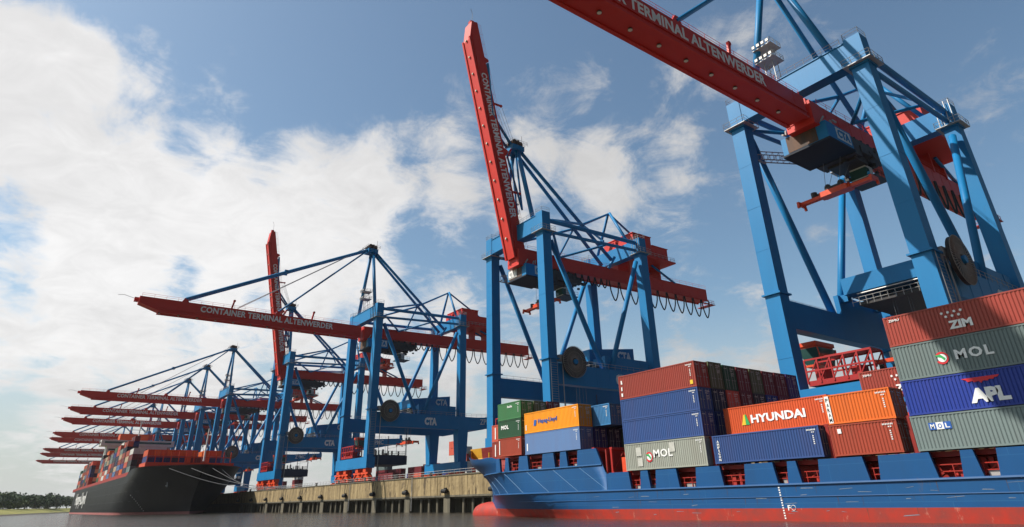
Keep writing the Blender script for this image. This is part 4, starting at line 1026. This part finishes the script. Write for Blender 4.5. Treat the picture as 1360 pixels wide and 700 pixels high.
    # lashing bridges between bays
    for x in (-46.3, -33.0, -25.7, -62.0, -65.3):
        zb = 6.2 if x < -64 else 3.16; zt = 8.1
        m = MB()
        for i in range(9):
            yy = YC-HB+.9+i*(2*HB-1.8)/8; m.bar((x, yy, zb), (x, yy, zt), .3, .25)
        for z in (zb+2.1, zt): m.bar((x, YC-HB+.8, z), (x, YC+HB-.8, z), .5, .2)
        for i in range(8):
            yy = YC-HB+.9+i*(2*HB-1.8)/8; m.tube((x, yy, zb+2.1), (x, yy+(2*HB-1.8)/8, zt), .06, 5)
        m.build('lashing_bridge', DECKR if x > -60 else mat('red paint on bridge', (.42, .02, .015), .5, dirt=.5, dscale=1), r, off)
    m = MB().box(-65.8, -64.9, YC-HB+.6, YC-HB+1.4, 6.3, 7.7).box(-60.2, -59.4, YC-HB+.8, YC-HB+1.5, 5.2, 6.9)
    m.build('winch_housing', SPRED, r, off)
    # white draught marks and load line
    t = MB(); x = -38.75; y = YC-HB-.01
    for i in range(13): t.box(x+i*.01, x+.16+i*.01, y-.012, y, 2.85-i*.22, 2.97-i*.22)
    for i in range(7): t.box(x+.0, x+.18, y-.012, y, .05+i*.15, .12+i*.15) if i < 0 else None
    put_text(t, 'F', (-38.1, y, .93), (1, 0, 0), (0, 0, 1), .3, .45, .012); 
    t.path([(-37.5+.22*math.cos(a), y-.01, 1.15+.22*math.sin(a)) for a in [2*math.pi*k/16 for k in range(17)]], .025, 4)
    t.build('draught_marks', WHITE, r, off)
    rq = random.Random(41); sc_m = MB(); ru = MB()
    for k in range(46):
        x = rq.uniform(-78, -18); z = rq.uniform(1.25, 2.95) if k % 3 else rq.uniform(.35, 1.0); ln = rq.uniform(.25, 1.5); hh = rq.uniform(.015, .05); sl = rq.uniform(-.05, .12)
        yy = YC-hb(x+ln/2, z)-.012
        if x < -66: continue
        sc_m.add([(x, yy, z), (x+ln, yy, z+sl), (x+ln*.9, yy, z+sl+hh), (x+ln*.1, yy, z+hh*1.4)], [(0, 1, 2, 3)])
    sc_m.build('scrape_marks', mat('scraped paint', (.20, .24, .30), .7, dirt=.8, dscale=3), r, off)
    for k in range(40):
        x = rq.uniform(-61, -17); z = rq.choice([3.05, 3.05, 2.0, 1.1]); ln = rq.uniform(.25, 1.1); wd = rq.uniform(.02, .06); yy = YC-HB-.010
        ru.add([(x, yy, z), (x+wd, yy, z), (x+wd*.6, yy, z-ln), (x+wd*.4, yy, z-ln)], [(0, 3, 2, 1)])
    ru.build('rust_runs', mat('rust run', (.10, .055, .035), .8, dirt=.6, dscale=4), r, off)
    # anchor pocket
    MB().tube((-96.5, YC-5.5, 6.9), (-96.3, YC-6.4, 6.75), .35, 12).build('anchor_pipe', DARK, r, off)
    # small foremast
    m = MB().tube((-104.5, YC, 6.2), (-104.5, YC, 10.5), .14, 8); m.build('jack_staff', YEL, r, off)
blue_ship()
# mooring lines of the blue ship are hidden behind its hull

# ------------------------------------------------------------------ the black ship
def black_ship():
    r = empty('container_ship', (-500, 63, 0)); tag(r, 'large black hulled container ship moored at the quay on the left', 'ship'); off = (500, -63, 0)
    yc, HBk = 63.0, 21.0
    stem = [(-2, -318), (0, -318), (2, -318), (6, -316.5), (10, -313), (14, -309), (17.5, -304), (20.5, -302)]
    Lz = [(0, 78), (3, 66), (8, 50), (14, 38), (20.5, 32)]
    Pz = [(0, 1.35), (8, 1.7), (20.5, 2.6)]
    def hb(x, z):
        s = (interp(z, stem)-x)/interp(z, Lz)
        return 0 if s <= 0 else HBk*(1-(1-min(1, s))**interp(z, Pz))
    top = lambda x: 18.6 if x > -352 else (16.3 if x < -362 else 18.6-2.3*(-352-x)/10)
    st = [0, .8, 2, 4, 6.5, 9.5, 13, 17, 22, 28, 34, 40, 48, 60, 80]
    def rows(zf, m, name):
        mb = MB()
        for side in (-1, 1):
            vs = []
            for t in zf:
                for s in st+[200, 340, 352, 362, 368]:
                    z = t if t <= 3 else None
                    xg = -318-s
                    if z is None:
                        tt = (t-3); z = 3+(top(-303-s)-3)*tt
                    x = interp(z, stem)-s
                    h = hb(x, z)
                    if s >= 352: h *= {352: .97, 362: .9, 368: .8}[s]
                    vs.append((x, yc+side*h, z))
            n = len(st)+5
            mb.add(vs, [(j*n+i, j*n+i+1, (j+1)*n+i+1, (j+1)*n+i) for j in range(len(zf)-1) for i in range(n-1)])
        mb.build(name, m, r, off, smooth=True)
    rows([-2, 0, 1.0], HULLP, 'boot_topping'); rows([1.0, 2, 3, 3.15, 3.3, 3.5, 3.7, 3.85, 4.0], HULLK, 'hull')
    MB().box(-690, -362, yc-20.5, yc+20.5, 15.9, 16.2).build('main_deck', DECKR, r, off)
    vs = [(-303, yc, 18.4), (-306, yc-8, 18.4), (-312, yc-14, 18.4), (-322, yc-19.5, 18.4), (-338, yc-20.6, 18.4), (-352, yc-20.6, 18.4), (-352, yc+20.6, 18.4), (-338, yc+20.6, 18.4), (-322, yc+19.5, 18.4), (-312, yc+14, 18.4), (-306, yc+8, 18.4)]
    MB().add(vs, [tuple(range(len(vs)))]).build('forecastle_deck', DECKR, r, off)
    MB().box(-686.5, -685.5, yc-16.5, yc+16.5, -2, 16.2).build('transom', HULLK, r, off)
    # red rail and lashing structure
    m = MB()
    for y in (yc-20.6, yc+20.6): m.box(-685, -362, y-.15, y+.15, 16.2, 18.0)
    m.build('side_rail', DECKR, r, off)
    m = MB(); m.box(-344, -327, yc-19.2, yc+17, 18.5, 20.4)
    for i in range(12): m.bar((-327.3, yc-18.8+i*3.1, 18.4), (-327.3, yc-18.8+i*3.1, 25.0), .35, .35)
    m.bar((-327.3, yc-19, 22.6), (-327.3, yc+15.5, 22.6), .3, .3)
    m.build('breakwater', mat('red ship steel', (.50, .06, .015), .6, dirt=.4, dscale=.5), r, off)
    t = MB()
    y = yc-HBk-.02
    put_text(t, 'Hapag-Lloyd', (-622, y, 3.6), (1, 0, 0), (0, 0, 1), 80, 10.0, .3, bold=.03); t.build('lettering', SUPER, r, off)
    m = MB()
    for z in (5.5, 9.5, 13.2):
        xx = [-330-14*i for i in range(24)]
        m.path([(x, yc-hb(x, z)-.03, z) for x in xx], .05, 4)
    m.build('hull_seams', mat('grey weld line', (.035, .035, .038), .6), r, off)
    for yy, zz_ in ((-1, 12.0),):
        x = -322; h = hb(x, zz_)
        a = MB().tube((x, yc-h-.5, zz_+1.2), (x, yc-h-.3, zz_-1.6), .22, 6).bar((x-1.3, yc-h-.5, zz_-1.0), (x+1.3, yc-h-.5, zz_-1.0), .5, .5).tube((x, yc-h+.4, zz_+1.5), (x, yc-h-.4, zz_+1.4), 1.0, 12); a.build('anchor', MAST, r, off)
    t = MB()
    for i in range(9): t.box(-352, -351.4, yc-hb(-352, 1.6+i*.8)-.1, yc-hb(-352, 1.6+i*.8), 1.4+i*.8, 1.75+i*.8)
    t.build('draught_marks', SUPER, r, off)
    # bridge, funnel, masts
    m = MB().box(-533, -520, yc-18, yc+18, 16, 44).box(-533, -519, yc-22, yc+22, 41, 44.5)
    sp_ = m.build('superstructure', SUPER, r, off)
    w_ = MB().box(-518.99, -518.9, yc-20, yc+20, 42.3, 43.6)
    for k in range(7): w_.box(-519.98, -519.9, yc-17, yc+17, 20+k*3, 21.1+k*3)
    w_.box(-532, -521, yc-22.06, yc-22.0, 42.3, 43.6); w_.build('window', GLASS, sp_)
    m = MB().box(-560, -548, yc-9, yc+9, 16, 51).build('funnel', CC['orange'], r, off)
    m = MB().tube((-528, yc, 44), (-528, yc, 58), .5, 6, .2).bar((-528, yc-6, 52), (-528, yc+6, 52), .3, .3).tube((-308, yc, 20), (-308, yc, 33), .4, 6, .2); m.build('mast', SUPER, r, off)
black_ship()
cols = ['orange', 'bright orange', 'rust red', 'tan', 'white', 'navy blue', 'coral red', 'maroon', 'charcoal', 'slate grey', 'brick brown', 'dusty blue', 'black blue', 'dark green']
wts = [1, 1, 4, 3, 2, 4, 3, 5, 4, 3, 4, 2, 4, 2]
rnd = random.Random(21)
def plain(label, cn, x, y, z, L, W, Ht, group, lengthwise=True):
    k = ('p', cn, L, W, Ht)
    if k not in _me:
        mb = MB().box(.0, L-.1, .03, W-.03, .05, Ht-.02)
        n = 9
        for i in range(n): mb.box(.3+(L-.6)*i/n, .3+(L-.6)*(i+.5)/n, .0, W, .1, Ht-.08)
        for xx in (0, L-.2):
            for yy in (-.01, W-.17): mb.box(xx-.01, xx+.17, yy, yy+.18, 0, Ht)
        for yy in (.5, .9, W-.9, W-.5): mb.box(L-.1, L-.04, yy, yy+.06, .1, Ht-.1)
        mesh_of(k, mb, [CC[cn]], 'shipping_container')
    o = bpy.data.objects.new('shipping_container', _me[k]); col.objects.link(o); o.location = (x, y, z); tag(o, label, 'shipping container', group); return o
GB = 'containers stacked on the black ship'
bays = [-376+(-13.6)*k for k in range(22)]
num = ['bottom', 'second', 'third', 'fourth', 'fifth', 'sixth']
bn = ['first', 'second', 'third', 'fourth', 'fifth', 'sixth', 'seventh', 'eighth', 'ninth', 'tenth', 'eleventh', 'twelfth', 'thirteenth', 'fourteenth', 'fifteenth', 'sixteenth', 'seventeenth', 'eighteenth', 'nineteenth', 'twentieth']
bi = 0
for bx in bays:
    if -566 < bx+6 < -512: continue
    if bx < -680: break
    hgt = rnd.choice([4, 5, 5, 6, 6]) if bi > 0 else 4
    for row in range(2):
        y = 42.7+row*2.6
        for t in range(hgt+row*(1 if rnd.random() < .4 else 0)):
            cn = rnd.choices(cols, wts)[0]
            plain(f'{cn} container, {num[min(5,t)]} tier, {bn[bi]} bay behind the black bow, '+('outer row' if row == 0 else 'second row'), cn, bx, y, 18.1+t*2.62, 12.19, 2.44, 2.59, GB)
    bi += 1
# orange topped stacks across the bow, ends facing the camera
for t in range(2):
    for row in range(12):
        y = 44.2+row*2.52
        if row == 8 and t: continue
        cn = ['orange', 'bright orange'][row % 2] if t == 1 else rnd.choice(['navy blue', 'apl blue', 'black blue', 'orange', 'navy blue', 'maroon'])
        plain(f'{cn} container end over the black bow, {num[t]} tier, {bn[row]} from the water side', cn, -341, y, 20.45+t*2.62, 12.19, 2.44, 2.59, GB)
# mooring lines
for i, (a, b) in enumerate((((-306, 50, 17), (-255, 86.5, 8.6)), ((-304, 58, 17), (-240, 86.5, 8.6)), ((-303, 66, 17), (-262, 86.5, 8.6)), ((-303.5, 70, 16.5), (-283, 86.5, 8.6)))):
    pts = []
    for k in range(13):
        t = k/12; p = Vector(a).lerp(Vector(b), t); p.z -= 3.0*math.sin(math.pi*t); pts.append(p)
    o = MB().path(pts, .07, 5).build('mooring_line', ROPE)
    tag(o, ['pale mooring line leading furthest right from the black bow', 'pale mooring line sagging from the black bow to the quay, lowest one', 'pale mooring line from the middle of the black bow', 'short steep mooring line beside the quay edge at the black bow'][i], 'mooring line', 'mooring lines of the black ship')

# ------------------------------------------------------------------ things on the quay and in the yard
GY = 'containers stacked in the yard'
rnd = random.Random(33)
yc_ = ['coral red', 'white', 'coral red', 'navy blue', 'maroon', 'slate grey', 'white', 'orange', 'sky blue', 'coral red']
k = 0
pos = ['leftmost', 'second from left', 'third from left', 'fourth from left', 'fifth from left', 'sixth from left', 'seventh from left', 'eighth from left', 'ninth from left', 'tenth from left', 'eleventh from left', 'rightmost']
for s in range(12):
    x = -392+s*17; y = 158+(s % 3)*9
    n = [2, 3, 2, 4, 3, 2, 4, 5, 4, 3, 5, 3][s]
    for t in range(n):
        cn = yc_[k % len(yc_)]; k += 1
        plain(f'{cn} yard container behind the cranes, {num[min(t,4)]} tier, {pos[s]} stack', cn, x, y, DK+.02+t*2.62, 12.19, 2.44, 2.59, GY)
for px0, n, pal in ((372, 2, 'b'), (392, 3, 'r'), (470, 3, 'r'), (503, 3, 'b'), (520, 2, 'r'), (546, 2, 'r'), (586, 2, 'b'), (601, 5, 'r'), (614, 4, 'w')):
    d = ray(px0, 625); x = d.x/d.y*138
    for t in range(n+1):
        cn = {'b': ['navy blue', 'navy blue', 'maroon', 'slate grey'], 'r': ['coral red', 'coral red', 'maroon', 'white', 'coral red', 'coral red'], 'w': ['white', 'white', 'white', 'coral red', 'white']}[pal][t]
        plain(f'{cn} container just behind the crane legs, {num[t]} tier, near stack {dict(((372, "farthest left"), (392, "second"), (470, "third"), (503, "fourth"), (520, "fifth"), (546, "sixth"), (586, "seventh"), (601, "tallest"), (614, "rightmost")))[px0]}', cn, x-3, 138, DK+.02+t*2.62, 6.06 if px0 > 590 else 12.19, 2.44, 2.59, GY)
# quay edge railing, bollards, lamp masts, straddle-like yard gantries
for i in range(9):
    x = -155-i*20.5
    m = MB().tube((x, 86.9, DK), (x, 86.9, DK+.25), .45, 12).tube((x, 86.9, DK+.25), (x, 86.9, DK+.75), .26, 12, .3).tube((x, 86.9, DK+.75), (x, 86.9, DK+.95), .5, 12, .42)
    b = m.build('bollard', DARK); tag(b, 'dark mushroom shaped mooring bollard on the quay edge', 'bollard', 'bollards along the quay edge')
for i, (x, y) in enumerate(((-345, 150), (-260, 175), (-185, 160))):
    r = empty('lamp_mast', (x, y, DK)); tag(r, ['slender grey yard lamp mast, left of three behind the cranes', 'slender grey yard lamp mast, middle of three behind the cranes', 'slender grey yard lamp mast, right of three behind the cranes'][i], 'lamp mast', 'lamp masts in the yard')
    MB().tube((0, 0, 0), (0, 0, 30), .35, 8, .18).build('pole', MAST, r)
    MB().tube((-1.4, 0, 30), (1.4, 0, 30), .1, 6).box(-1.6, -.9, -.3, .3, 29.6, 29.9).box(.9, 1.6, -.3, .3, 29.6, 29.9).build('lamp_head', MAST, r)
def railing():
    m = MB(); x = -335
    m.rail([(-335, 86.6, DK), (-122, 86.6, DK)], 1.1, 2.6, .05)
    o = m.build('quay_railing', STEEL); tag(o, 'thin grey railing along the quay edge', 'railing')
railing()
rnd = random.Random(8)
def agv(x, y, cn, lab):
    r = empty('container_truck', (x, y, DK)); tag(r, lab, 'container truck', 'low trucks carrying containers on the quay')
    MB().box(-7.4, 7.4, -1.4, 1.4, .7, 1.35).box(-7.5, -6.6, -1.5, 1.5, .5, 1.8).box(6.6, 7.5, -1.5, 1.5, .5, 1.8).build('chassis', MAST, r)
    for e in (-5, 5):
        for s in (-1.25, 1.25): MB().tube((e, s-.25, .55), (e, s+.25, .55), .55, 14).build('wheel', RUBB, r)
    plain('x', cn, 0, 0, 0, 12.19, 2.44, 2.59, None)
    o = bpy.data.objects[[o.name for o in bpy.data.objects if o.get('label') == 'x'][0]]
    o['label'] = lab.replace('low truck carrying a', 'the').replace(' container', ' container riding on a low truck', 1); o.location = (x-6.1, y-1.22, DK+1.4); o['group'] = 'containers riding on trucks'
agv(-232, 112, 'maroon', 'low truck carrying a maroon container, between the crossing boom crane legs')
agv(-262, 108, 'navy blue', 'low truck carrying a navy blue container, left of the crossing boom crane')

# ------------------------------------------------------------------ trees on the far bank
BARK = mat('bark', (.10, .08, .06), .9)
LF = [mat('foliage one', (.06, .11, .045), .8, dirt=.7, dscale=.5, dirtc=(.025, .05, .02), random_tone=.25), mat('foliage two', (.10, .14, .05), .8, dirt=.7, dscale=.5, dirtc=(.04, .06, .022), random_tone=.25), mat('foliage three', (.05, .085, .045), .8, dirt=.6, dscale=.5, random_tone=.2)]
def tree_geo(seed, n=900):
    q = random.Random(seed); mb = MB()
    lobes = [(q.gauss(0, .28), q.gauss(0, .28), .38+.5*q.random(), .20+.16*q.random()) for _ in range(11)]
    for _ in range(n):
        cx, cy, cz, rr = q.choice(lobes)
        d = Vector((q.gauss(0, 1), q.gauss(0, 1), q.gauss(0, 1))).normalized()*rr*(.55+.5*q.random())
        p = Vector((cx, cy, cz))+d*Vector((1, 1, .8)).x; s = .035+.035*q.random()
        a = Vector((q.gauss(0, 1), q.gauss(0, 1), q.gauss(0, 1))).normalized(); b = a.orthogonal().normalized(); c_ = a.cross(b)
        mb.add([p+b*s, p+c_*s, p-b*s, p-c_*s], [(0, 1, 2, 3)])
    return mb
TG = []
for s in range(4):
    mb = tree_geo(s); lst = []
    for m in LF:
        me = bpy.data.meshes.new('crown'); me.from_pydata(mb.v, [], mb.f); me.materials.append(m); me.update(); lst.append(me)
    TG.append(lst)
tk = MB().tube((0, 0, 0), (.02, 0, .45), .035, 7, .022)
for k in range(5): a = 2*math.pi*k/5; tk.tube((.02, 0, .28+.04*k), (.25*math.cos(a), .25*math.sin(a), .55+.05*k), .016, 5, .006)
tme = bpy.data.meshes.new('trunk'); tme.from_pydata(tk.v, [], tk.f); tme.materials.append(BARK)
def bankpt(u, extra):      # a point behind the bank line for a horizontal angle
    d = ray(u, 675); d = Vector((d.x, d.y))
    line = [(200, -92), (-200, -45), (-541, -2), (-800, 26), (-1076, 60), (-1300, 84)]
    best = None
    for (x0, y0), (x1, y1) in zip(line, line[1:]):
        ex, ey = x1-x0, y1-y0; det = d.x*(-ey)+d.y*ex
        if abs(det) < 1e-9: continue
        t = (x0*(-ey)+y0*ex)/det; s = (d.x*y0-d.y*x0)/det
        if t > 0 and 0 <= s <= 1: best = (d.x*t, d.y*t)
    return best
rnd = random.Random(77)
line = [Vector((-430, -16)), Vector((-600, 5)), Vector((-800, 30)), Vector((-950, 58)), Vector((-1075, 100))]
tot = 0
kinds = ['dark green', 'yellow green', 'deep green']
for i in range(104):
    t = (i+rnd.random()*.7)/104; seg = min(3, int(t*4)); f = t*4-seg; p = line[seg].lerp(line[seg+1], f)
    d = (line[seg+1]-line[seg]).normalized(); n = Vector((d.y, -d.x)); n = -n if n.y > 0 else n
    dd = rnd.uniform(30, 62) if i % 2 else rnd.uniform(55, 130); h = rnd.uniform(7.5, 11.5)+max(0, (-p.x-600))*.009
    if i % 9 == 0: h *= 1.3
    dd *= .8; p = p+n*dd; kd = rnd.choice([0, 0, 1, 2, 2])
    r = empty('tree', (p.x, p.y, 5.0)); r.rotation_euler = (0, 0, rnd.random()*6)
    tag(r, f'{kinds[kd]} leafy tree in the wood on the far riverbank', 'tree', f'{kinds[kd]} trees on the far riverbank')
    me = rnd.choice(TG)[kd]; c = part('crown', me, r); wd = h*rnd.uniform(.8, 1.15); c.scale = (wd, wd, h); c.location = (0, 0, -h*.08)
    tr_ = part('trunk', tme, r); tr_.scale = (h, h, h)

# ------------------------------------------------------------------ the air over the harbour
hm = bpy.data.materials.new('haze'); hm.use_nodes = True; ht = hm.node_tree; ht.nodes.clear()
ho = ht.nodes.new('ShaderNodeOutputMaterial'); hv = ht.nodes.new('ShaderNodeVolumePrincipled')
hv.inputs['Color'].default_value = (.93, .96, 1, 1); hv.inputs['Density'].default_value = .00004; hv.inputs['Anisotropy'].default_value = .2
ht.links.new(hv.outputs[0], ho.inputs['Volume'])
hz_o = MB().box(-9500, 3500, -3500, 9500, -4, 160).build('haze', hm)
tag(hz_o, 'thin pale haze over the whole harbour', kind='stuff')
